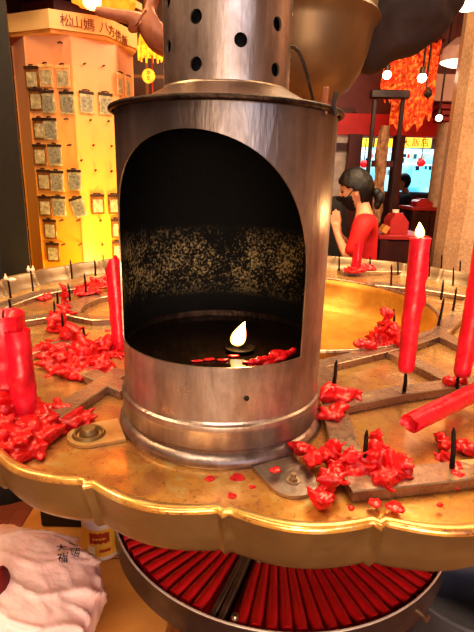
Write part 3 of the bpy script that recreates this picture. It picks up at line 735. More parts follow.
# bottle
bp = atz(103, 549, BXZ)
bt = thing('oil_bottle', 'plastic lamp oil bottle with a yellow and red label, standing on the crate', 'bottle', (bp.x, bp.y, BXZ))
m = Mat('milky_plastic'); m.set(Base_Color=m.ramp(m.noise(8), [(.3, 'cdb9b0'), (.7, 'd9c8bf')]), Roughness=.3); MT['milky'] = m.m
MT['label'] = simple('yellow_label', 'e0a83c', 'ecbc55', 12, .4); MT['label_red'] = simple('red_label_print', '8f2a12', 'b5421c', 30, .4); MT['label_white'] = simple('white_label_print', 'e5d2b8', 'f0e2cc', 30, .4)
def lz(p): return [(r_, z + BXZ) for r_, z in p]
link('bottle_body', lathe(BM(), lz([(0, .001), (.048, .001), (.054, .008), (.054, .125), (.050, .15), (.036, .19), (.02, .205), (.02, .225), (0, .225)]), (bp.x, bp.y), 48), MT['milky'], bt)
link('bottle_cap', lathe(BM(), lz([(.023, .21), (.023, .235), (.02, .24), (0, .24)]), (bp.x, bp.y), 32), MT['label_red'], bt)
link('label', lathe(BM(), lz([(.0545, .02), (.0548, .022), (.0548, .108), (.0545, .11)]), (bp.x, bp.y), 48), MT['label'], bt)
def decal(a0, a1, z0, z1, mat, r_=.0553, wav=0):
    bm = BM(); n = 12; row = []
    for k in range(n + 1):
        a = math.radians(a0 + (a1 - a0) * k / n); w = wav * math.sin(k * 2.1)
        row.append([bm.verts.new((bp.x + r_ * math.cos(a), bp.y + r_ * math.sin(a), BXZ + z)) for z in (z0 - w, z1 + w * .6)])
    for A, B in zip(row, row[1:]): bm.faces.new((A[0], B[0], B[1], A[1]))
    return link('label_print', bm, mat, bt)
decal(-110, -52, .066, .1, MT['label_red'], wav=.003); decal(-82, -50, .036, .046, MT['label_red'], wav=.002); decal(-118, -95, .03, .056, MT['label_white'], wav=.002)
decal(-100, -62, .078, .084, MT['label'], .0556, .002)
# plastic carrier bag
m = Mat('thin_white_plastic'); f = m.noise(5, 4)
m.set(Base_Color=m.ramp(f, [(.3, 'f2c6c0'), (.7, 'fbe0da')]), Roughness=.38, Subsurface_Weight=.3, Subsurface_Radius=(.6, .25, .2), Subsurface_Scale=.05)
m.bump(m.noise(9, 3, .5, m.mapping((2.2, 2.2, .5), (.3, .2, 0))), .35, .02); MT['bag'] = m.m
BGC = Vector((-.492, .83, BXZ))
def bag_mesh():
    bm = BM(); bmesh.ops.create_icosphere(bm, subdivisions=6, radius=1)
    se = lambda q, e: math.copysign(abs(q) ** e, q)
    for v_ in bm.verts:
        n_ = v_.co.normalized(); th = math.atan2(n_.y, n_.x); up = max(0, n_.z)
        sx, sy, sz = .205, .17, .135
        p = Vector((se(n_.x, .85) * sx, se(n_.y, .85) * sy, se(n_.z, .8) * sz))
        # soft creases that run from the gathered top down the sides
        w_ = th * 5 + 2.2 * noise.noise(n_ * 1.7) + 1.5 * n_.z
        cr = 1 - abs(math.sin(w_)); cr2 = 1 - abs(math.sin(th * 9 + 3 * noise.noise(n_ * 2.4 + Vector((5, 0, 0))) - 2 * n_.z))
        side = math.exp(-((n_.z - .35) / .55) ** 2)
        p *= 1 + (.095 * cr ** 4 + .045 * cr2 ** 4) * side + .07 * noise.noise(n_ * 1.5 + Vector((2, 1, 7))) + .012 * noise.noise(n_ * 7)
        p.x -= .075 * up ** 2 * (1 if n_.x > -.2 else .3)
        p.z -= .045 * max(0, n_.x) * up
        p.z = max(p.z, -sz * .93) + sz * .93
        v_.co = BGC + p + Vector((0, 0, .001))
    return bm
bag = thing('carrier_bag', 'crumpled thin white plastic carrier bag with black characters, lower left corner', 'plastic bag', tuple(BGC))
bm = bag_mesh(); bvh = BVHTree.FromBMesh(bm)
link('bag_body', bm, MT['bag'], bag, True, 180)
MT['opening_red'] = simple('bag_opening_red', '5a0f10', '7a1a18', 10, .6)
bl = []
random.seed(9)
for k in range(1):
    h_ = bvh.ray_cast(O, ray(1, 584))
    if h_[0]: bl.append((h_[0] - h_[1] * .006, (.016, .03, .045), None))
if bl: link('bag_opening_patch', wax_mesh(bl, .003, .0), MT['opening_red'], bag, True, 180)  # dark red patch put in for the dark gap between the bag folds
def hit(x, y):
    h = bvh.ray_cast(O, ray(x, y)); return h[0], h[1]
MT['ink'] = simple('black_print', '1d1a1c', '2c2628', 40, .6)
def bag_char(s, x, y, size, rot):
    p, n_ = hit(x, y)
    if p is None: return
    if n_.dot(ray(x, y)) > 0: n_ = -n_
    ex = RT - n_ * RT.dot(n_); ex.normalize(); ey = n_.cross(ex)
    me = text_mesh(s, size, .0002); R = Matrix.Rotation(rot, 2)
    for v_ in me.vertices:
        u = R @ Vector((v_.co.x, v_.co.y)); q = p + ex * u.x + ey * u.y + n_ * .05
        h = bvh.ray_cast(q, -n_)
        q0_ = p + ex * u.x + ey * u.y; dv_ = (h[0] - q0_).dot(n_) if h[0] else 0
        v_.co = q0_ + n_ * (max(-.003, min(.012, dv_)) + .002 + v_.co.z)
    link('printed_character', me, MT['ink'], bag, False)
for s, x, y in (('大', 61, 549), ('佐', 72, 544), ('福', 62, 559), ('頭', 74, 553.5)): bag_char(s, x, y, .025, math.radians(38))

# ================================================================== GOLD PRAYER TOWER
TWC = Vector((-1.03, 3.2, 0)); TR = .345
tower = thing('prayer_tower', 'golden octagonal tower with hanging packets and a lettered head, left background', 'prayer tower', (TWC.x, TWC.y, 0))
m = Mat('gold_board_lit_tint')
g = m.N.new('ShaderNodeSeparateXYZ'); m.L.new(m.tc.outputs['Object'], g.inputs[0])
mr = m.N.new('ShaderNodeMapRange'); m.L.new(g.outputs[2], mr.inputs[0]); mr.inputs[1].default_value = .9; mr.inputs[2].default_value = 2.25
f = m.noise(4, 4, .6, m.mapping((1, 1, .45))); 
c = m.ramp(mr.outputs[0], [(.0, 'f09018'), (.4, 'f0a040'), (1.0, 'd8946c')])  # yellow light from below painted as a colour gradient up the board
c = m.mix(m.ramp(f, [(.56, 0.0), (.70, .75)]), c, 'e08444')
m.set(Base_Color=c, Roughness=.35, Emission_Color=c, Emission_Strength=.12); MT['gold'] = m.m  # faint emission put in for the glow; the board is no lamp
MT['cream'] = simple('cream_lacquer', 'e3b574', 'f0c788', 5, .4, 0, 0, None, 4)
MT['eave'] = simple('dark_red_lacquer', '3c120c', '5a1d12', 10, .45)
def octa(c, R, rot): return [(c.x + R * math.cos(rot + PI / 4 * k), c.y + R * math.sin(rot + PI / 4 * k)) for k in range(8)]
# body turned so that one corner is at the left of centre, as seen
q73 = aty(74, 80, TWC.y - TR * .9); BROT = math.atan2(-math.sqrt(max(0, TR**2 - (q73.x - TWC.x)**2)), q73.x - TWC.x)
body_poly = octa(TWC, TR, BROT)
link('tower_body', bevel(prism(BM(), body_poly, .002, 2.24), .004, 1), MT['gold'], tower, True, 20)
bm = BM()
for x, y in body_poly: bar(bm, (x, y, .02), (x, y, 2.22), .007, .007)
link('corner_strip', bm, MT['gold'], tower)
HR = .385
q51 = aty(51, 20, TWC.y - HR * .92); HROT = math.atan2(-math.sqrt(max(0, HR**2 - (q51.x - TWC.x)**2)), q51.x - TWC.x)
head_poly = octa(TWC, HR, HROT)
HZ0, HZ1 = aty(51, 29, TWC.y - .36).z, aty(51, 10, TWC.y - .36).z
link('head_band', bevel(prism(BM(), head_poly, HZ0, HZ1), .004, 1), MT['cream'], tower, True, 20)
link('head_soffit', prism(BM(), octa(TWC, HR - .012, HROT), HZ0 - .02, HZ0 - .002), MT['card'], tower, False)
def face_of(poly, x, y):
    d = ray(x, y); best = None
    for i in range(8):
        a, b = Vector((*poly[i], 0)), Vector((*poly[(i + 1) % 8], 0)); e = (b - a).normalized(); n_ = Vector((e.y, -e.x, 0))
        if d.dot(n_) >= 0: continue
        t = (a - O).dot(n_) / d.dot(n_); p_ = O + d * t; u = (p_ - a).dot(e)
        if -.001 <= u <= (b - a).length + .001 and (best is None or t < best[0]): best = (t, p_, e, n_)
    return best
MT['brown_ink'] = simple('brown_lettering', '6d2f14', '87401f', 40, .5)
def on_face(poly, s, x, y, size, off=.006, dy=0):
    h = face_of(poly, x, y)
    if not h: return
    _, p_, e, n_ = h; me = text_mesh(s, size, .001)
    R = Matrix((e, Vector((0, 0, 1)), n_)).transposed().to_4x4(); R.translation = p_ + n_ * off
    me.transform(R); link('lettering', me, MT['brown_ink'], tower, False)
for s, x, y in (('松', 66, 21.5), ('山', 77, 23.5), ('媽', 89, 26)): on_face(head_poly, s, x, y, .064)
for s, x, y in (('八', 104.5, 28.5), ('方', 111, 32), ('供', 117.5, 36.5), ('飯', 124, 41.5)): on_face(head_poly, s, x, y, .060)
MT['nail'] = simple('dark_nail', '2c1708', '3f2412', 50, .6)
for x, y in ((84, 64), (103, 66), (68, 119), (90, 120), (108, 121), (71, 145), (93, 145), (111, 146), (63, 220), (80, 220), (100, 220), (65, 244), (82, 244), (102, 244), (95, 170), (111, 171), (81, 160), (62, 43)):
    h = face_of(body_poly, x, y)
    if h:
        _, p_, e, n_ = h
        link('nail', tube(BM(), [p_ - n_ * .004, p_ + n_ * .02, p_ + n_ * .028 + e * -.012 + Vector((0, 0, -.006))], .0045, 8), MT['nail'], tower)
m = Mat('clear_packet'); f = m.noise(40, 4, .7); 
m.set(Base_Color=m.ramp(f, [(.3, '7d7058'), (.55, 'b0a280'), (.75, 'ddd0a8')]), Roughness=.25); MT['packet'] = m.m
m = Mat('dim_packet'); f = m.noise(40, 4, .7)
m.set(Base_Color=m.ramp(f, [(.3, '5a371c'), (.7, '8f5c2a')]), Roughness=.3); MT['packet_dim'] = m.m
MT['packet_card'] = simple('grey_card', '5e5a4c', 'a39c86', 70, .4)
m = Mat('pale_packet'); f = m.noise(35, 4, .7)
m.set(Base_Color=m.ramp(f, [(.3, 'c8733a'), (.7, 'e9c083')]), Roughness=.3); MT['packet_pale'] = m.m
PK = [(47, 76, 0, 'pale', 'orange packet in the top row of the gold tower, left one of two'), (64, 77, 0, 'pale', 'orange packet in the top row of the gold tower, right one of two'),
 (118, 84, 0, 'pale', 'yellow packet near the burner on the oblique right side of the tower, left one'), (126, 87, 0, 'pale', 'yellow packet on the oblique right side of the tower, touching the burner rim'),
 (49, 102, .06, '', 'grey packet in the second row of the gold tower, leftmost of four'), (68, 103, 0, '', 'grey packet in the second row of the gold tower, second from the left'), (86, 102.5, 0, '', 'grey packet in the second row of the gold tower, third from the left'), (105, 104, 0, '', 'grey packet in the second row of the gold tower, rightmost of four'),
 (51, 129, 0, '', 'single grey packet in the third row of the gold tower'), (56, 155, 0, '', 'single grey white packet in the fourth row of the gold tower'),
 (58, 181, 0, '', 'grey packet in the fifth row of the gold tower, left one of two'), (75.5, 180, 0, '', 'grey packet in the fifth row of the gold tower, right one of two'),
 (60, 206, 0, '', 'grey packet in the sixth row of the gold tower, left of the tilted one'), (79, 207, .3, '', 'tilted packet in the sixth row of the gold tower'), (97, 204, 0, 'dim', 'brown packet in the sixth row of the gold tower, right of the tilted one'), (114, 204, 0, 'dim', 'brown packet in the sixth row, half hidden by the burner'),
 (117, 228, 0, 'dim', 'brown packet in the seventh row, beside the burner'), (118, 250, 0, 'dim', 'brown packet in the lowest row, beside the burner')]
LP = [(33, 78), (37, 100), (41, 129), (41, 155), (45, 180), (46, 206), (51, 229), (54, 252)]
for i, (x, y) in enumerate(LP): PK.append((x, y, 0, 'dim', ['topmost', 'second from top', 'third from top', 'fourth from top', 'fourth from bottom', 'third from bottom', 'second from bottom', 'lowest'][i] + ' packet of the column on the narrow left side of the tower'))
for x, y, rot, kind, lab in PK:
    h = face_of(body_poly, x, y)
    if not h: print('packet misses', x, y); continue
    _, p_, e, n_ = h
    R = Matrix((e, Vector((0, 0, 1)), n_)).transposed().to_4x4(); R.translation = p_ + n_ * .010
    R = R @ Matrix.Rotation(rot, 4, 'Z')
    t = thing('packet', lab, 'packet', tuple(p_), 'packets hanging on the gold tower')
    bm = BM(); box(bm, (0, 0, 0), (.082, .118, .008)); bevel(bm, .003, 1); bm.transform(R)
    link('pouch', bm, MT[{'': 'packet', 'dim': 'packet_dim', 'pale': 'packet_pale'}[kind]], t)
    bm = BM(); box(bm, (0, .050, .003), (.084, .014, .008)); bm.transform(R); link('header_strip', bm, MT['nail'] if kind != 'pale' else MT['cream'], t)
    bm = BM(); box(bm, (0, -.01, .0045), (.06, .075, .002)); bm.transform(R)
    link('card', bm, MT['packet_card'] if kind == '' else MT['packet'], t)
    bm = BM(); tube(bm, [R @ Vector((-.02, .062, -.008)), R @ Vector((.0, .064, .008)), R @ Vector((.016, .060, .016))], .004, 6); link('hook', bm, MT['nail'], t)
# roof tier and glowing drape on top of the tower
link('roof_tier', prism(BM(), octa(TWC, .30, HROT), HZ1 + .002, HZ1 + .07), MT['eave'], tower, False)
link('roof_eave', bevel(prism(BM(), octa(TWC + Vector((-.05, 0, 0)), .46, HROT), HZ1 + .075, HZ1 + .20), .01, 1), MT['eave'], tower, False)
link('eave_edge', prism(BM(), octa(TWC + Vector((-.05, 0, 0)), .47, HROT), HZ1 + .115, HZ1 + .15), MT['cream'], tower, False)
MT['drape'] = emit('glowing_orange_drape', 'f0681a', 1.2, 'ff962e', 9)
MT['cool_glow'] = emit('cool_glow_surface', 'c4d6ff', 3.2, 'e4ecff', 2)  # glow for the panels added behind the camera
MT['hot'] = emit('lamp_core', 'ffd878', 3.2)
la = aty(103, -14, 2.70)
lan = thing('orange_lantern', 'glowing orange pleated lantern above the lettered head of the tower', 'lantern', tuple(la))
bm = BM(); n = 48; row = []
for k in range(n):
    a = 2 * PI * k / n; r_ = .155 * (1 + .05 * math.cos(12 * a))
    row.append([bm.verts.new((la.x + r_ * q_ * math.cos(a), la.y + r_ * q_ * math.sin(a), la.z + z)) for q_, z in ((.85, .16), (.97, .08), (1, 0), (1.0, -.06), (.98, -.075))])
for k in range(n):
    for i in range(4): bm.faces.new((row[k][i], row[(k + 1) % n][i], row[(k + 1) % n][i + 1], row[k][i + 1]))
link('lantern_shade', bm, MT['drape'], lan)
lc = aty(92, 1, 2.545)
link('bulb', (lambda b: (ball(b, lc, (.045, .02, .04), 3), b)[1])(BM()), MT['hot'], lan)
for k in (-1, 0, 1):
    pk = [la + Vector((.05 * k, -.15, .1)), la + Vector((.05 * k, -.157, -.07))]
    link('rib', bar(BM(), pk[0], pk[1], .008, .008), MT['eave'], lan)
link('hanging_cord', tube(BM(), [la + Vector((0, 0, .16)), Vector((la.x, la.y, 3.39))], .006, 8), MT['eave'], lan)
link('lantern_cap', lathe(BM(), [(.0, la.z + .165), (.135, la.z + .165), (.14, la.z + .15), (0, la.z + .15)], (la.x, la.y), 32), MT['eave'], lan)

# tasselled yellow lantern and round tag between tower and chimney
MT['yel'] = emit('yellow_lantern_silk', 'ffb32a', 1.1, 'd87a12', 30)
MT['redcloth'] = simple('red_cloth', '8f1712', 'b8261a', 10, .6)
tl = aty(150, 44, 3.0)
tas = thing('tasselled_lantern', 'yellow fringed lantern hanging between the tower and the chimney', 'lantern', tuple(tl))
link('lantern_body', lathe(BM(), [(0, tl.z + .11), (.04, tl.z + .10), (.065, tl.z + .02), (.068, tl.z - .05), (.06, tl.z - .06), (0, tl.z - .06)], (tl.x, tl.y), 12), MT['yel'], tas, False)
for k in range(12):
    a = 2 * PI * k / 12; c = tl + Vector((.066 * math.cos(a), .066 * math.sin(a), -.02))
    link('fringe', tube(BM(), [c, c + Vector((0, 0, -.065))], [.009, .005], 6), MT['yel'], tas)
link('hanging_cord', tube(BM(), [tl + Vector((0, 0, .10)), Vector((tl.x, tl.y, 3.39))], .005, 8), MT['redcloth'], tas)
link('ribbon', bar(BM(), tl + Vector((.01, 0, -.06)), tl + Vector((.012, 0, -.42)), .03, .004), MT['redcloth'], tas)
tg = aty(148.5, 76, 2.97)
bm = BM(); lathe(bm, [(0, -.004), (.036, -.004), (.038, 0), (.036, .004), (0, .004)], (0, 0), 32); bmesh.ops.transform(bm, matrix=Matrix.Translation(tg) @ Matrix.Rotation(PI / 2, 4, 'X'), verts=bm.verts)
rt = thing('round_tag', 'round yellow tag hanging below the fringed lantern', 'tag', tuple(tg))
link('disc', bm, MT['yel'], rt)
for s, dx, dz in (('平', 0, .012), ('安', 0, -.014)):
    me = text_mesh(s, .026, .0008); me.transform(Matrix.Translation(tg + Vector((dx, -.0055, dz))) @ Matrix.Rotation(PI / 2, 4, 'X')); link('lettering', me, MT['brown_ink'], rt, False)

# ================================================================== ROOM SHELL
m = Mat('terracotta_floor')
br = m.N.new('ShaderNodeTexBrick'); m.L.new(m.mapping((3, 3, 3)), br.inputs['Vector']); br.inputs['Color1'].default_value = srgb('6b3322'); br.inputs['Color2'].default_value = srgb('7c3f2a'); br.inputs['Mortar'].default_value = srgb('4a241a')
br.offset = 0; br.inputs['Mortar Size'].default_value = .012; br.inputs['Brick Width'].default_value = 1; br.inputs['Row Height'].default_value = 1
m.set(Base_Color=br.outputs['Color'], Roughness=.35); MT['floor'] = m.m
struct('floor', box_bm := (lambda b: (box(b, (0, 2.6, -.05), (7.0, 9.4, .1)), b)[1])(BM()), MT['floor'])
MT['ceil'] = simple('dark_red_ceiling', '3a1a12', '57281a', 3, .6)
struct('ceiling', (lambda b: (box(b, (0, 2.6, 3.45), (7.0, 9.4, .1)), b)[1])(BM()), MT['ceil'])
m = Mat('brown_glazed_tiles')
br = m.N.new('ShaderNodeTexBrick'); sx = m.N.new('ShaderNodeSeparateXYZ'); m.L.new(m.tc.outputs['Object'], sx.inputs[0])
cx_ = m.N.new('ShaderNodeCombineXYZ'); ad = m.new('ShaderNodeMath', operation='ADD'); m.L.new(sx.outputs[0], ad.inputs[0]); m.L.new(sx.outputs[1], ad.inputs[1]); m.L.new(ad.outputs[0], cx_.inputs[0]); m.L.new(sx.outputs[2], cx_.inputs[1])
m.L.new(cx_.outputs[0], br.inputs['Vector']); br.offset = 0; br.inputs['Scale'].default_value = 4.6
br.inputs['Color1'].default_value = srgb('50290f'); br.inputs['Color2'].default_value = srgb('633314'); br.inputs['Mortar'].default_value = srgb('a8662c')
br.inputs['Brick Width'].default_value = 1; br.inputs['Row Height'].default_value = 1; br.inputs['Mortar Size'].default_value = .09; br.inputs['Mortar Smooth'].default_value = .6
m.set(Base_Color=br.outputs['Color'], Roughness=.4); MT['tiles'] = m.m
MT['redwall'] = simple('dark_red_plaster', '4a1d14', '65291b', 4, .6)
struct('wall_left', (lambda b: (box(b, (-3.05, 2.6, 1.7), (.1, 9.4, 3.4)), b)[1])(BM()), MT['redwall'])
struct('wall_right', (lambda b: (box(b, (3.05, 2.6, 1.7), (.1, 9.4, 3.4)), b)[1])(BM()), simple('ochre_plaster', 'a8784e', 'bd8c5e', 3, .6))
struct('wall_behind', (lambda b: (box(b, (0, -2.05, 1.7), (6, .1, 3.4)), b)[1])(BM()), simple('warm_back_plaster', 'a06d48', 'c08a5c', 2, .6))
struct('wall_back', (lambda b: (box(b, (-1.35, 4.85, 1.7), (3.3, .1, 3.4)), b)[1])(BM()), MT['tiles'])
# dark stone pillar at far left, tiled pier behind the tower
MT['darkstone'] = simple('dark_polished_stone', '060404', '120d0b', 30, .6, 0, .1)
q0 = aty(-9, 0, 2.0)
sp_ = thing('dark_stone_pillar', 'dark polished stone pillar along the left edge of the photo', 'pillar', (q0.x - .215, 2.15, 0))
link('shaft', lathe(BM(), [(.0, .2), (.20, .2), (.20, 3.395), (0, 3.395)], (q0.x - .215, 2.15), 8), MT['darkstone'], sp_, False)
link('plinth', lathe(BM(), [(0, .001), (.27, .001), (.27, .12), (.23, .2), (0, .2)], (q0.x - .215, 2.15), 32), MT['darkstone'], sp_)
pr = thing('tiled_pier', 'brown tiled pier between the dark pillar and the gold tower', 'pier', (-1.8, 4.05, 0))
link('pier_core', bevel((lambda b: (box(b, (-1.75, 4.05, 1.695), (.9, .5, 3.388)), b)[1])(BM()), .01, 1), MT['tiles'], pr, False)
# right stone pillar
m = Mat('speckled_granite'); f = m.noise(60, 5, .7); f2 = m.noise(160, 2, .6); f3 = m.noise(3, 3)
c = m.mix(m.ramp(f, [(.35, 0.0), (.65, 1.0)]), 'a07a5c', 'cfa884'); c = m.mix(m.ramp(f2, [(.55, 0.0), (.7, .6)]), c, '7d5b45'); c = m.mix(m.ramp(f3, [(.4, 0.0), (.7, .35)]), c, 'e0b68c')
m.set(Base_Color=c, Roughness=.38); m.bump(f, .15, .006); MT['granite'] = m.m
qa, qb = aty(452, 90, 3.4), aty(437, 232, 3.4); pxx = (qa.x + qb.x) / 2 + .30
gp = thing('granite_pillar', 'thick speckled granite pillar at the right edge of the photo', 'pillar', (pxx, 3.4, 0))
link('shaft', lathe(BM(), [(0, .3), (.285, .3), (.285, 3.395), (0, 3.395)], (pxx, 3.4), 16), MT['granite'], gp, False)
link('plinth', lathe(BM(), [(0, .001), (.38, .001), (.38, .18), (.34, .22), (.31, .3), (0, .3)], (pxx, 3.4), 32), MT['granite'], gp)
# slimmer column behind it, red capital
Yc = 4.6; qc = aty(444, 150, Yc)
rc = thing('pale_column', 'slim pale column with a red stepped capital, behind the granite pillar', 'column', (qc.x, Yc, 0))
MT['palecol'] = simple('pale_column_stone', 'a88468', 'c4a284', 20, .5)
zc = aty(444, 106, Yc).z
link('shaft', lathe(BM(), [(0, .101), (.085, .101), (.085, zc - .14), (0, zc - .14)], (qc.x, Yc), 32), MT['palecol'], rc)
link('base', lathe(BM(), [(0, .001), (.13, .001), (.13, .08), (.1, .1), (0, .1)], (qc.x, Yc), 32), MT['palecol'], rc)
MT['redlac'] = simple('red_lacquer', '8a1a14', 'a8241c', 8, .4)
bm = BM()
for k, w in enumerate((.2, .25, .30)): box(bm, (qc.x, Yc, zc - .115 + .045 * k), (w, w, .04))
link('capital', bevel(bm, .004, 1), MT['redlac'], rc, False)
# street front behind: lintel, door posts, shop
YL = 5.0
zl0, zl1 = aty(420, 137, YL).z, aty(420, 116, YL).z
struct('trim_1', (lambda b: (box(b, (1.65, YL, (zl0 + zl1) / 2), (2.7, .12, zl1 - zl0)), b)[1])(BM()), emit('red_lintel', 'a3160f', .25, 'b81e14'))
struct('wall_upper', (lambda b: (box(b, (1.65, YL + .02, (zl1 + 3.4) / 2), (2.7, .1, 3.4 - zl1 - .002)), b)[1])(BM()), simple('dusky_red_boards', '5e2a26', '7a3a34', 5, .6))
for i, (px, w) in enumerate(((353.5, .12), (397, .09))):
    qd = aty(px, 150, YL - .1)
    struct('trim_%d' % (i + 2), (lambda b: (box(b, (qd.x, YL - .13, zl0 / 2), (w, .1, zl0 - .01)), b)[1])(BM()), MT['eave'])
# lattice door leaf left of the post: red frame and milky pane
dz0, dz1 = aty(345, 250, YL).z, aty(345, 112, YL).z
xl, xr = aty(325, 150, YL).x, aty(351, 150, YL).x
dn = tag(link('door_1', (lambda b: ([box(b, ((xl + xr) / 2, YL - .02, z), (xr - xl, .05, .07)) for z in (.5, .95, aty(345, 147, YL).z, dz1)], [box(b, (x, YL - .02, dz1 / 2), (.05, .05, dz1)) for x in (xl, xr)], b)[2])(BM()), MT['eave'], None, False), kind='structure')
for z0_, z1_ in ((.03, .47), (.54, .91), (.99, aty(345, 149, YL).z), (aty(345, 145, YL).z, dz1 - .035)):
    link('pane', (lambda b: (box(b, ((xl + xr) / 2, YL, (z0_ + z1_) / 2), (xr - xl - .05, .012, z1_ - z0_)), b)[1])(BM()), MT['eave'] if z1_ < .92 else simple('milky_pane', 'a89488', 'd6c4b8', 12, .3), dn, False)
# the street and the shop across it
struct('street', (lambda b: (box(b, (2.6, 10.6, -.06), (9, 6.6, .1)), b)[1])(BM()), simple('asphalt', '4a4442', '5c5552', 20, .7))
YS = 9.0
shop = thing('street_shop', 'brightly lit blue shopfront across the street with yellow signboards', 'shop', (2.6, YS, 0))
link('shop_wall', (lambda b: (box(b, (2.6, YS + .4, 2.2), (7, .3, 4.4)), b)[1])(BM()), simple('shop_wall_paint', '5c3a3a', '74504c', 4, .6), shop, False)
def srect(x0, y0, x1, y1, Y, mat, nm, par=None, th=.03, dep=0):
    a, b = aty(x0, y0, Y), aty(x1, y1, Y)
    bm = BM(); box(bm, ((a.x + b.x) / 2, Y + dep, (a.z + b.z) / 2), (abs(b.x - a.x), th, abs(a.z - b.z)))
    return link(nm, bm, mat, par if par is not None else shop, False)
srect(352, 147, 450, 193, YS + .2, emit('cool_shop_light', '58a8c4', 1.3, 'b7e4ee', 2.2), 'shop_window')
srect(413, 168, 436, 188, YS + .16, emit('cyan_screen', '6fe0f0', 2.0), 'lit_panel')
srect(352, 193, 450, 225, YS + .2, MT['eave'], 'shop_counter')
sg = emit('yellow_sign', 'ffb92e', 1.7, 'ffd45a', 3)
srect(402, 137.5, 430, 148, YS - .1, sg, 'signboard', th=.08)
srect(357, 138, 372, 147.5, YS - .1, emit('green_yellow_sign', 'c4c838', 1.3, 'e6d44a', 3), 'signboard', th=.08)
srect(376, 138.5, 397, 147.5, YS - .1, sg, 'signboard', th=.08)
inkr = simple('sign_ink', '8a2a10', 'a03818', 10, .6)
def sletter(s, x, y, size, Y, par, mat=inkr):
    p_ = aty(x, y, Y); me = text_mesh(s, size, .002)
    me.transform(Matrix.Translation(p_) @ Matrix.Rotation(PI / 2, 4, 'X')); link('lettering', me, mat, par, False)
for s, x in (('大', 406), ('飯', 416), ('店', 425)): sletter(s, x, 143, .15, YS - .15, shop)
ws = emit('white_strip', 'dff4ff', 2.0)
srect(352, 151, 450, 153, YS + .17, ws, 'shelf_light'); srect(352, 163, 450, 165, YS + .17, ws, 'shelf_light')
random.seed(3)
gm = [emit('goods_%s' % n_, c, .5) for n_, c in (('navy', '1c3a5c'), ('red', 'c83a30'), ('white', 'd8e8ee'), ('teal', '2c7a8c'))]
for k in range(26):
    x = 354 + k * 3.1 + random.uniform(-1, 1); y0 = random.choice((154, 158, 166, 170)); hh = random.uniform(3, 6); w_ = random.uniform(1.5, 3)
    srect(x, y0, x + w_, y0 + hh, YS + .14, gm[k % 4], 'goods')
MT['street_red'] = emit('red_awning', '9c1a14', .35)
srect(400, 128, 442, 137, YS - .4, MT['street_red'], 'awning', th=.5)
for x, y in ((421, 163), (364, 164)):
    p_ = aty(x, y, YS - .6); bm = BM(); lathe(bm, [(0, .06), (.035, .056), (.07, .02), (.074, 0), (.07, -.02), (.035, -.056), (0, -.06)], (0, 0), 16)
    for v_ in bm.verts: v_.co += p_
    t = thing('red_lantern', {421: 'small red lantern hanging before the shop, above the man in black', 364: 'small red lantern hanging before the shop, above the woman'}[x], 'lantern', tuple(p_), 'red lanterns before the shop')
    link('lantern_body', bm, emit('red_paper_lantern', 'e0282a', .9), t)
    link('hanging_cord', tube(BM(), [p_ + Vector((0, 0, .06)), p_ + Vector((0, 0, .4))], .008, 6), MT['eave'], t)
# embroidered orange hangings inside, above the doorway
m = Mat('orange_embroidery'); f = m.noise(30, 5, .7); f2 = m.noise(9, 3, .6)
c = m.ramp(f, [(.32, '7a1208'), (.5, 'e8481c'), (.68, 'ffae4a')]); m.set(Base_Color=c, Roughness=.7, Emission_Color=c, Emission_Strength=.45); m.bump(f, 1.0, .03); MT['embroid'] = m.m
def hanging(x0, x1, y0, y1, Y, lab, amp=.03, mat='embroid', seed=0):
    a, b = aty(x0, y0, Y), aty(x1, y1, Y); bm = BM(); nx, nz = 24, 40; row = []
    for i in range(nx + 1):
        u = i / nx; col = []
        for j in range(nz + 1):
            v_ = j / nz; z = a.z + (b.z - a.z) * v_
            if j > nz - 4: z += .03 * math.sin(u * 20) * (j - nz + 4) / 4
            wob = .02 * noise.noise(Vector((seed, v_ * 5, u)))
            col.append(bm.verts.new((a.x + (b.x - a.x) * u + wob, Y + amp * math.sin(u * 4.5 * PI + seed) + .02 * noise.noise(Vector((u * 6, v_ * 9, seed))), z)))
        row.append(col)
    for A, B in zip(row, row[1:]):
        for j in range(nz): bm.faces.new((A[j], A[j + 1], B[j + 1], B[j]))
    t = thing('embroidered_hanging', lab, 'hanging', ((a.x + b.x) / 2, Y, a.z)); link('cloth', bm, MT[mat], t, True, 180)
    link('hanging_rod', tube(BM(), [(a.x - .03, Y, a.z), (b.x + .03, Y, a.z)], .014, 8), MT['eave'], t)
    for x in (a.x, b.x): link('hanging_cord', tube(BM(), [(x, Y, a.z), (x, Y, 3.398)], .006, 6), MT['eave'], t)
    return t
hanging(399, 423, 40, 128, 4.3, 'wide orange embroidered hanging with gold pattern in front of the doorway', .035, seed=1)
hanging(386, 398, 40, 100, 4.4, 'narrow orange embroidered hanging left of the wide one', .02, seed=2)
hanging(424, 431, 40, 118, 4.35, 'narrow orange embroidered hanging right of the wide one', .02, seed=4)
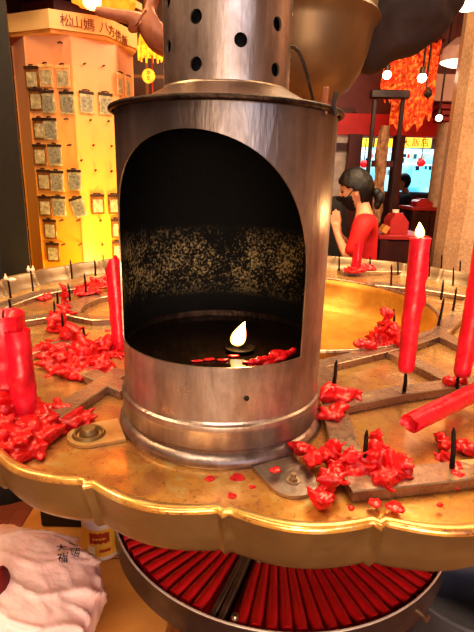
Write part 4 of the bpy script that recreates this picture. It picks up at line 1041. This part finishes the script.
# pinkish lit board and spot lamps near the ceiling right
a_, b_ = aty(424, 74, 4.8), aty(462, 102, 4.8)
bd = thing('ceiling_panel', 'pinkish ceiling panel hanging above the column beside the hangings', 'panel', ((a_.x + b_.x) / 2, 4.8, a_.z))
link('board', (lambda b: (box(b, ((a_.x + b_.x) / 2, 4.8, (a_.z + b_.z) / 2), (b_.x - a_.x, .05, a_.z - b_.z)), b)[1])(BM()), simple('pink_panel', 'dcb0a2', 'ecc8ba', 4, .5), bd, False)
for x in (a_.x + .05, b_.x - .05): link('hanger', tube(BM(), [(x, 4.8, a_.z - .01), (x, 4.8, 3.399)], .008, 6), MT['eave'], bd)
MT['lampw'] = emit('lamp_white', 'fff0d0', 14.0)
MT['lampo'] = emit('lamp_opal', 'ffeccf', 5.0)
MT['shade'] = simple('pinkish_shade', 'b08478', 'c89c8c', 10, .5)
MT['fixture'] = simple('lamp_metal', '3a2a24', '5a443a', 20, .4, .5)
def lampball(x, y, Y, r_, lab, mat='lampw'):
    p_ = aty(x, y, Y); t = thing('spot_lamp', lab, 'lamp', tuple(p_))
    link('bulb', (lambda b: (ball(b, p_, r_, 2), b)[1])(BM()), MT[mat], t)
    link('socket', lathe(BM(), [(0, p_.z + r_ * .8), (r_ * .7, p_.z + r_ * .8), (r_ * .6, p_.z + r_ * 2.2), (0, p_.z + r_ * 2.2)], (p_.x, p_.y), 16), MT['fixture'], t)
    link('lamp_stem', tube(BM(), [p_ + Vector((0, 0, r_ * 2)), Vector((p_.x, p_.y, 3.398))], .008, 6), MT['fixture'], t)
lampball(387, 75, 4.0, .032, 'small bright bulb in front of the orange hangings, left of the pair')
lampball(422, 78, 4.0, .034, 'small bright bulb in front of the orange hangings, right of the pair')
lampball(439, 118, 4.2, .028, 'small opal bulb under the red capital of the column', 'lampo')
def disclamp(x, y, Y, r_, lab):
    p_ = aty(x, y, Y); t = thing('pendant_lamp', lab, 'lamp', tuple(p_))
    link('diffuser', lathe(BM(), [(0, p_.z - .03), (r_ * .6, p_.z - .026), (r_, p_.z - .004), (r_, p_.z), (0, p_.z)], (p_.x, p_.y), 32), MT['lampo'], t)
    link('shade', lathe(BM(), [(r_ * 1.02, p_.z - .002), (r_ * 1.04, p_.z + .05), (r_ * .98, p_.z + .052), (r_ * .95, p_.z + .09), (r_ * .3, p_.z + .16), (0, p_.z + .16)], (p_.x, p_.y), 32), MT['shade'], t)
    link('lamp_stem', tube(BM(), [p_ + Vector((0, 0, .15)), Vector((p_.x, p_.y, 3.398))], .012, 8), MT['fixture'], t)
disclamp(458, 62, 3.95, .125, 'round white pendant lamp with a pink shade beside the granite pillar')
disclamp(468, 4, 2.95, .075, 'bright pendant lamp at the top right corner of the photo')
qs = aty(428, 93, 4.1)
cm = thing('security_camera', 'small dark tilted camera fixture beside the right bulb', 'fixture', tuple(qs))
bm = BM(); box(bm, (0, 0, 0), (.05, .11, .05)); bevel(bm, .006); bm.transform(Matrix.Translation(qs) @ Matrix.Rotation(.6, 4, 'Y') @ Matrix.Rotation(.5, 4, 'X')); link('housing', bm, MT['fixture'], cm)
link('bracket', tube(BM(), [qs + Vector((0, .02, .01)), qs + Vector((0.0, .06, .12)), Vector((qs.x, qs.y + .06, 3.398))], .008, 6), MT['fixture'], cm)

# carved pillar and glass display case behind the woman
Yk = 3.9; qk = aty(379.5, 180, Yk)
kp = thing('carved_pillar', 'tan carved stone pillar with a winding dragon behind the woman', 'pillar', (qk.x, Yk, 0))
bm = BM(); N_ = 110; sg_ = 28; rings = []
for i in range(N_ + 1):
    z = .15 + (aty(380, 126, Yk).z - .15) * i / N_; ring = []
    for k in range(sg_):
        a = 2 * PI * k / sg_; r_ = .034 + .016 * max(0, math.cos(a - z * 9)) ** 2 + .020 * noise.noise(Vector((math.cos(a) * 2, math.sin(a) * 2, z * 12)))
        ring.append(bm.verts.new((qk.x + r_ * math.cos(a), Yk + r_ * math.sin(a), z)))
    rings.append(ring)
for A, B in zip(rings, rings[1:]):
    for k in range(sg_): bm.faces.new((A[k], A[(k + 1) % sg_], B[(k + 1) % sg_], B[k]))
bm.faces.new(rings[-1])
link('shaft', bm, simple('tan_carved_stone', '6a4630', 'a0744e', 25, .6, 0, .5), kp)
link('plinth', lathe(BM(), [(0, .001), (.14, .001), (.14, .12), (.08, .16), (0, .16)], (qk.x, Yk), 24), MT['palecol'], kp)
a_, b_ = aty(375, 99, 4.15), aty(403, 100, 4.15)
MT['framewood'] = simple('dark_frame_wood', '241411', '3a211b', 12, .4)
gc = thing('display_frame', 'tall dark wooden frame standing open around the carved pillar', 'frame', ((a_.x + b_.x) / 2, 4.15, 0))
for x in (a_.x, b_.x): link('post', bevel((lambda b: (box(b, (x, 4.15, a_.z / 2 + .001), (.03, .03, a_.z)), b)[1])(BM()), .004, 1), MT['framewood'], gc)
link('top_rail', bevel((lambda b: (box(b, ((a_.x + b_.x) / 2, 4.15, a_.z + .035), (b_.x - a_.x + .08, .08, .06)), b)[1])(BM()), .006, 1), MT['framewood'], gc)
link('middle_rail', (lambda b: (box(b, ((a_.x + b_.x) / 2, 4.15, aty(390, 164, 4.15).z), (b_.x - a_.x - .052, .04, .05)), b)[1])(BM()), MT['eave'], gc, False)

# dark desks with red boxes
MT['desk'] = simple('dark_red_desk_wood', '2c0f0a', '44180f', 12, .35)
MT['deskred'] = simple('red_box_lacquer', '8c1c1c', 'a82a26', 8, .4)
def desk(x0, x1, ytop, Y, lab, dp=.45):
    a, b = aty(x0, ytop, Y), aty(x1, ytop, Y); t = thing('offering_desk', lab, 'desk', ((a.x + b.x) / 2, Y, 0))
    cx, w = (a.x + b.x) / 2, b.x - a.x
    link('desk_top', bevel((lambda q: (box(q, (cx, Y + dp / 2, a.z - .015), (w, dp, .03)), q)[1])(BM()), .004, 1), MT['redlac'], t)
    link('front_panel', bevel((lambda q: (box(q, (cx, Y + .03, (a.z - .03) / 2 + .06), (w - .04, .03, a.z - .16)), q)[1])(BM()), .004, 1), MT['desk'], t)
    for sx in (-1, 1):
        for sy in (.03, dp - .05): link('leg', (lambda q: (box(q, (cx + sx * (w / 2 - .04), Y + sy, (a.z - .03) / 2), (.05, .05, a.z - .03)), q)[1])(BM()), MT['desk'], t, False)
    return a.z
z1 = desk(379, 431, 235, 3.15, 'dark red wooden desk behind the lit candle')
z2 = desk(412, 440, 207, 4.15, 'farther small desk below the man in black', .35)
def redbox(x0, x1, y1, Y, z0, lab):
    a, b = aty(x0, y1, Y), aty(x1, y1, Y); h = a.z - z0; cx, w = (a.x + b.x) / 2, b.x - a.x
    t = thing('red_box', lab, 'box', (cx, Y, z0))
    bm = BM(); pr_ = [(-.5, 0), (.5, 0), (.5, .62), (.18, 1), (-.3, 1), (-.5, .7)]
    lo = [bm.verts.new((cx + u * w, Y - .08, z0 + .001 + v_ * h)) for u, v_ in pr_]; hi = [bm.verts.new((cx + u * w, Y + .08, z0 + .001 + v_ * h)) for u, v_ in pr_]
    n = len(pr_)
    for i in range(n): bm.faces.new((lo[i], lo[(i + 1) % n], hi[(i + 1) % n], hi[i]))
    bm.faces.new(lo); bm.faces.new(hi[::-1]); bevel(bm, .005, 1); link('box_body', bm, MT['deskred'], t)
    bm = BM(); box(bm, (cx - .02 * w, Y, z0 + h + .006), (w * .46, .12, .010)); link('lid', bm, MT['redlac'], t, False)
redbox(388, 406, 214, 3.35, z1, 'red slant topped lacquer box on the desk right of the woman')
redbox(414, 430, 199.5, 4.3, z2, 'smaller red slant topped box on the farther desk')
q = aty(385, 229, 3.2); bm = BM(); R = Matrix.Translation((q.x, 3.22, z1 + .035)) @ Matrix.Rotation(.5, 4, 'Y'); box(bm, (0, 0, 0), (.035, .09, .05)); bm.transform(R)
tag(link('paper_block', bm, MT['card'], None, False), 'small tan block leaning on the desk edge by the woman', 'block')
q = aty(396, 213, 3.34); 
tag(link('white_cup', lathe(BM(), [(0, .0), (.02, .0), (.024, .03), (.021, .03), (.018, .006), (0, .006)], (0, 0), 20), MT['wax_pale']), 'small pale cup on top of the red slant topped box', 'cup').location = (q.x, 3.35, aty(400, 216, 3.35).z + .0125)
# grey tub at lower right on the floor
q = atz(455, 575, .28)
tb = thing('grey_tub', 'grey plastic tub on the floor under the table, lower right', 'tub', (q.x + .03, q.y, 0))
link('tub_body', lathe(BM(), [(0, .002), (.18, .002), (.225, .27), (.236, .28), (.238, .288), (.228, .29), (.216, .275), (.172, .012), (0, .012)], (q.x + .05, q.y), 64), simple('grey_blue_plastic', '5c5f6a', '757681', 10, .4), tb)

# ================================================================== PEOPLE
MT['skin'] = simple('skin', 'c98f6c', 'd9a27e', 12, .5, Subsurface_Weight=.12, Subsurface_Radius=(.6, .25, .15), Subsurface_Scale=.02)
MT['hair'] = simple('black_hair', '070504', '120b08', 60, .55)
MT['shirt'] = simple('red_shirt_cloth', 'c8161a', 'df2a28', 10, .7, 0, .3, 25)
MT['trouser'] = simple('dark_trousers', '1a1618', '28232a', 20, .8)
MT['mask'] = simple('black_face_mask', '0c0b0d', '17151a', 20, .7)
MT['maskw'] = simple('white_face_mask', 'c8c4c4', 'dedada', 20, .7)
MT['blackcloth'] = simple('black_clothes', '0e0c0f', '1b181d', 12, .8, 0, .3, 20)
def head_mesh(c, pitch, s=1.0):
    """head looking along +x before pitch; c = head centre"""
    bm = BM(); bmesh.ops.create_icosphere(bm, subdivisions=5, radius=1)
    R = Matrix.Rotation(pitch, 3, 'Y')
    for v_ in bm.verts:
        n_ = v_.co.copy(); x, y, z = n_
        p = Vector((x * .095, y * .074, z * .115))
        if z < 0: p.x = p.x * (1 + .18 * z) + .014 * (-z) ; p.y *= 1 + .32 * z; 
        if x > 0:
            p.x -= .010 * x * math.exp(-((z - .08) / .12) ** 2) * (1 - .6 * math.exp(-(y / .16) ** 2))     # eye sockets
            p.x += .024 * math.exp(-(y / .13) ** 2 - ((z + .20) / .15) ** 2) + .010 * math.exp(-(y / .1) ** 2 - ((z + .02) / .16) ** 2)   # nose
            p.x += .007 * math.exp(-(y / .28) ** 2 - ((z + .50) / .07) ** 2)   # lips
            p.x += .008 * math.exp(-(y / .3) ** 2 - ((z + .84) / .14) ** 2)    # chin
        v_.co = (R @ (p * s)) + c
    return bm
def R_(pitch): return Matrix.Rotation(pitch, 3, 'Y')
def hair_mesh(c, pitch, s, hairline=.25, bald=False, nape=-.75):
    bm = head_mesh(Vector((0, 0, 0)), 0, 1.0); kill = []
    for v_ in bm.verts:
        x, y, z = v_.co.x / .095, v_.co.y / .074, v_.co.z / .115
        front = hairline + .35 * max(0, 1 - abs(y) * 1.2)
        keep = (z > front and x > .0) or (x <= .12 and z > (-.12 if x > -.15 else nape)) or (x <= .45 and z > .12)
        if not keep: kill.append(v_)
        n_ = v_.co.normalized(); v_.co += n_ * (.013 + .006 * max(0, z) + .004 * noise.noise(v_.co * 60)) * (1.0 if not bald else .35)
    bmesh.ops.delete(bm, geom=kill, context='VERTS'); R = R_(pitch)
    for v_ in bm.verts: v_.co = R @ (v_.co * s) + c
    me = baked(bm, [('SOLIDIFY', dict(thickness=.012, offset=-1)), ('SMOOTH', dict(factor=.5, iterations=2))]); return me
def mask_mesh(c, pitch, s):
    bm = head_mesh(Vector((0, 0, 0)), 0, 1.0); kill = []
    for v_ in bm.verts:
        x, y, z = v_.co.x / .095, v_.co.y / .074, v_.co.z / .115
        if not (x > .18 and -.98 < z < -.02 - .16 * abs(y)): kill.append(v_)
        v_.co += v_.co.normalized() * .006 + Vector((.004, 0, 0))
    bmesh.ops.delete(bm, geom=kill, context='VERTS'); R = R_(pitch)
    for v_ in bm.verts: v_.co = R @ (v_.co * s) + c
    return baked(bm, [('SOLIDIFY', dict(thickness=.004, offset=0))])
def hand_chain(wrist, d, palm_n, side):
    """five fingers: palm from wrist along d; thumb leaves the side"""
    w = Vector(wrist); d = Vector(d).normalized(); n_ = Vector(palm_n).normalized(); s = d.cross(n_).normalized() * side
    ch = []; k0 = w + d * .045
    ch.append([(w, .020), (k0, (.024)), (w + d * .075, .022)])
    res = [(ch[0])]
    for off, L, lag in ((.024, .068, .0), (.008, .076, .004), (-.008, .070, .002), (-.023, .056, -.006)):
        b = w + d * (.080 + lag) + s * off
        res.append([(k0, .024), (b, .0092), (b + d * L * .45 - n_ * .002, .0088), (b + d * L * .8 + n_ * .004, .0082), (b + d * L + n_ * .008, .0070)])
    tb_ = w + d * .03 + s * .026
    res.append([(w + d * .018, .02), (tb_, .011), (tb_ + d * .028 + s * .012, .0095), (tb_ + d * .052 + s * .014, .0075)])
    return res
def biggest(me):
    bm = BM(); bm.from_mesh(me); seen = set(); best = []
    for v0 in bm.verts:
        if v0.index in seen: continue
        st = [v0]; seen.add(v0.index); comp = []
        while st:
            v_ = st.pop(); comp.append(v_)
            for e in v_.link_edges:
                w_ = e.other_vert(v_)
                if w_.index not in seen: seen.add(w_.index); st.append(w_)
        if len(comp) > len(best): best = comp
    keep = set(best); bmesh.ops.delete(bm, geom=[v_ for v_ in bm.verts if v_ not in keep], context='VERTS')
    bm.to_mesh(me); bm.free(); return me
def person(label, loc, rz, H, pose, hair='tail', mask='mask', top='shirt', bow=.3, sleeve=True, cap=False):
    k = H / 1.6; t = thing('person', label, 'person', loc); t.rotation_euler = (0, 0, rz)
    V = lambda x, y, z: (x * k, y * k, z * k)
    body = []
    hip, belly, chest, neck0, neck1 = V(0, 0, .86), V(0, 0, 1.0), V(-.005, 0, 1.18), V(.0, 0, 1.335), V(.025, 0, 1.40)
    body.append([(hip, (.105 * k, .105 * k)), (belly, (.09 * k, .09 * k)), (chest, (.095 * k, .095 * k)), (V(-.012, 0, 1.275), (.075 * k, .075 * k)), (neck0, .052 * k), (neck1, .046 * k), (V(.035, 0, 1.45), .05 * k)])
    arms = []
    for sd in (1, -1):
        body.append([(hip, (.105 * k, .105 * k)), (V(0, .085 * sd, .80), .085 * k), (V(.01, .09 * sd, .46), .056 * k), (V(-.01, .09 * sd, .09), .038 * k), (V(.06, .095 * sd, .035), .034 * k), (V(.14, .10 * sd, .028), .026 * k)])
        sh = V(-.01, .165 * sd, 1.29)
        if pose == 'pray': el, wr, hd, pn, ts = V(.055, .195 * sd, 1.075), V(.150, .026 * sd, 1.20), (.10, -.02 * sd, .45), (0, -sd, 0), -1 * sd
        else: el, wr, hd, pn, ts = V(-.03, .215 * sd, 1.02), V(.04, .21 * sd, .80), (.1, 0, -.9), (0, -sd, 0), 1 * sd
        arms.append((sh, el, wr))
        body.append([(V(-.012, 0, 1.275), (.075 * k, .075 * k)), (V(-.008, .09 * sd, 1.295), .055 * k), (sh, .05 * k), (el, .036 * k), (wr, .022 * k)])
        for c in hand_chain(wr, hd, pn, ts if pose == 'pray' else ts):
            body.append([((tuple(p_)), r_ * k) for p_, r_ in c])
    hc = Vector(V(.045 + .06 * bow, 0, 1.485 - .02 * bow))
    # put the head into the same continuous surface as the body
    me = skin(body, sub=2)
    bm = BM(); bm.from_mesh(me); hb = head_mesh(hc, bow, k)
    tmp = bpy.data.meshes.new('t'); hb.to_mesh(tmp); hb.free(); bm.from_mesh(tmp)
    full = baked(bm, [('REMESH', dict(mode='VOXEL', voxel_size=.0038)), ('SMOOTH', dict(factor=.4, iterations=1))])
    full = biggest(full)
    def ch(nm, me_, mat):
        me_.materials.clear(); me_.materials.append(mat); me_.shade_smooth()
        o = bpy.data.objects.new(nm, me_); COL.objects.link(o); o.parent = t; return o
    ch('body', full, MT['skin'])
    # eyes, ears, hair, mask
    R = R_(bow)
    if hair: ch('hair', hair_mesh(hc, bow, k * 1.02, bald=(hair == 'bald')), MT['hair'])
    if hair == 'tail':
        bm = BM(); tb = hc + R @ Vector((-.112, 0, -.05)) * k
        for p_, s_ in ((tb, (.028, .030, .030)), (tb + Vector((-.02, 0, -.03)), (.030, .030, .042)), (tb + Vector((-.012, 0, -.065)), (.022, .024, .032))): ball(bm, p_, s_, 3)
        ch('ponytail', baked(bm, [('REMESH', dict(mode='VOXEL', voxel_size=.004)), ('SMOOTH', dict(factor=.5, iterations=2))]), MT['hair'])
        bm = BM(); row = []
    for sd in (1, -1):
        bm = BM(); ball(bm, hc + R @ Vector((-.002, .072 * sd, -.012)) * k, (.017 * k, .008 * k, .030 * k), 3, R); 
        me_ = bpy.data.meshes.new('ear'); bm.to_mesh(me_); bm.free(); ch('ear', me_, MT['skin'])
        bm = BM(); ball(bm, hc + R @ Vector((.078, .030 * sd, .008)) * k, (.009, .014, .007), 2, R); me_ = bpy.data.meshes.new('eye'); bm.to_mesh(me_); bm.free(); ch('eye', me_, MT['hair'])
        if mask:
            bm = BM(); tube(bm, [hc + R @ Vector((.05, .062 * sd, -.025)) * k, hc + R @ Vector((.0, .078 * sd, .012)) * k], .003, 6); me_ = bpy.data.meshes.new('strap'); bm.to_mesh(me_); bm.free(); ch('mask_strap', me_, MT[mask])
    if mask: ch('face_mask', mask_mesh(hc, bow, k), MT[mask])
    # clothes: loose shells over the same skeleton
    cl = [[(V(0, 0, .80), (.125 * k, .125 * k)), (belly, (.112 * k, .112 * k)), (chest, (.112 * k, .112 * k)), (V(-.014, 0, 1.275), (.100 * k, .100 * k)), (V(-.008, 0, 1.345), (.066 * k, .066 * k))]]
    for sd, (sh, el, wr) in zip((1, -1), arms):
        e = Vector(sh).lerp(Vector(el), .95) if sleeve else Vector(el)
        c_ = [(V(-.014, 0, 1.275), (.100 * k, .100 * k)), (V(-.014, .09 * sd, 1.295), .073 * k), (sh, .060 * k), (tuple(Vector(sh).lerp(e, .55)), .052 * k), (tuple(e), .054 * k)]
        if not sleeve: c_ += [(tuple(Vector(el).lerp(Vector(wr), .9)), .036 * k)]
        cl.append(c_)
    ch('shirt' if sleeve else 'jacket', skin(cl, sub=3), MT[top])
    tr = [[(V(0, 0, .93), (.14 * k, .11 * k)), (V(0, 0, .84), (.155 * k, .12 * k))]]
    for sd in (1, -1): tr.append([(V(0, 0, .84), (.155 * k, .12 * k)), (V(0, .088 * sd, .76), .095 * k), (V(.01, .092 * sd, .46), .072 * k), (V(-.01, .092 * sd, .10), .06 * k), (V(-.01, .092 * sd, .06), .058 * k)])
    ch('trousers', skin(tr, sub=2), MT['trouser'])
    for sd in (1, -1):
        bm = BM(); ball(bm, V(.055, .097 * sd, .032), (.125 * k, .045 * k, .034 * k), 3)
        for v_ in bm.verts: v_.co.z = max(v_.co.z, .001)
        me_ = bpy.data.meshes.new('shoe'); bm.to_mesh(me_); bm.free(); ch('shoe', me_, MT['black'])
    return t
WH = 1.56
qh = aty(357, 188, 2.95)
person('woman in a red shirt and black mask praying with palms together, hair tied back', (qh.x + .06, 2.95, 0), PI - .30, 1.58, 'pray', bow=.30)
qm = aty(404, 178, 7.2)
person('man in black clothes and pale face mask standing beyond the desks', (qm.x + .05, 7.2, -.01), PI - .3, 1.66, 'down', hair='bald', mask='maskw', top='blackcloth', bow=.0, sleeve=False)
# black cloth stand left of the woman
q = aty(335, 222, 3.5)
cs = thing('draped_stand', 'black cloth draped over a stand behind the praying hands', 'draped stand', (q.x, 3.5, 0))
bm = BM(); n = 40; row = []
zt = aty(335, 196, 3.5).z
for k in range(n):
    a = 2 * PI * k / n
    row.append([bm.verts.new((q.x + r_ * (1 + .14 * math.cos(5 * a) * f_) * math.cos(a), 3.5 + r_ * .7 * (1 + .14 * math.cos(5 * a) * f_) * math.sin(a), z)) for r_, z, f_ in ((.02, zt, 0), (.05, zt - .01, .2), (.07, zt - .08, .6), (.085, zt - .4, 1), (.10, .45, 1))])
for k in range(n):
    for i in range(4): bm.faces.new((row[k][i], row[(k + 1) % n][i], row[(k + 1) % n][i + 1], row[k][i + 1]))
link('cloth', bm, MT['blackcloth'], cs, True, 180)
link('stand_pole', tube(BM(), [(q.x, 3.5, .03), (q.x, 3.5, zt - .02)], .018, 12), MT['fixture'], cs)
link('stand_base', lathe(BM(), [(0, .002), (.14, .002), (.14, .02), (.03, .035), (0, .035)], (q.x, 3.5), 32), MT['fixture'], cs)

# ================================================================== LIGHTS
def area(name, loc, target, w, h, power, col):
    l = bpy.data.lights.new(name, 'AREA'); l.shape = 'RECTANGLE'; l.size = w; l.size_y = h; l.energy = power; l.color = col
    o = bpy.data.objects.new(name, l); COL.objects.link(o); o.location = loc
    o.rotation_euler = (Vector(target) - Vector(loc)).to_track_quat('-Z', 'Y').to_euler(); return o
def point(name, loc, power, col, r_=.02):
    l = bpy.data.lights.new(name, 'POINT'); l.energy = power; l.color = col; l.shadow_soft_size = r_
    o = bpy.data.objects.new(name, l); COL.objects.link(o); o.location = loc; return o
struct('added_glow_panel_1', (lambda b: ([box(b, (x, -1.985, 2.15), (.06, .03, 1.3)) for x in (-.05, .7, 1.45, 2.2)], [box(b, (1.075, -1.985, z), (2.31, .03, .06)) for z in (1.5, 2.8)], b)[2])(BM()), MT['eave'])  # added frame and glow panels, put in for cool highlights on the burner
for i, x in enumerate((.325, 1.075, 1.825)):
    struct('added_glow_panel_%d' % (i + 2), (lambda b: (box(b, (x, -1.99, 2.15), (.68, .01, 1.22)), b)[1])(BM()), MT['cool_glow'])
area('ceiling_light_table', (.3, 1.5, 3.3), (.2, 1.2, 1.1), 1.6, 1.2, 82, (1, .70, .38))
area('ceiling_light_front', (-.5, -.9, 3.2), (0, .7, 1.2), 1.6, .5, 32, (1, .78, .58))
area('front_fill_light', (.1, -1.85, 1.35), (.05, .8, .6), 1.6, .5, 56, (1, .74, .5))  # unseen fill added to brighten the tray from the front
area('ceiling_light_woman', (.9, 2.5, 3.3), (.8, 2.7, 1.2), .8, .8, 30, (1, .75, .5))
area('ceiling_light_pillar', (2.2, 1.6, 3.2), (1.7, 3.4, 1.6), .8, .8, 50, (1, .68, .4))
area('ceiling_light_left', (-1.6, .8, 3.2), (-.5, 1.2, 1.1), .8, .8, 34, (1, .66, .34))
area('tower_uplight', (-.62, 2.62, .85), (-.98, 3.0, 1.4), .3, .2, 14, (1, .62, .16))
area('tower_downlight', (-1.0, 2.1, 3.2), (-1.0, 3.1, 1.9), .6, .3, 22, (1, .7, .42))
point('flame_light_burner', fl + Vector((0, -.01, .035)), .5, (1, .62, .25), .012)
point('flame_light_candle', top1 + Vector((0, -.008, .03)), .5, (1, .62, .25), .012)
area('street_light', (2.2, 8.2, 3.2), (2.2, 6.5, 0), 2, 1, 60, (.8, .9, 1))
w = bpy.data.worlds.new('world'); SC.world = w; w.use_nodes = True
w.node_tree.nodes['Background'].inputs[0].default_value = (.30, .17, .10, 1)
w.node_tree.nodes['Background'].inputs[1].default_value = .35
SC.view_settings.view_transform = 'Standard'
SC.view_settings.look = 'Medium High Contrast'
SC.view_settings.exposure = 0.12
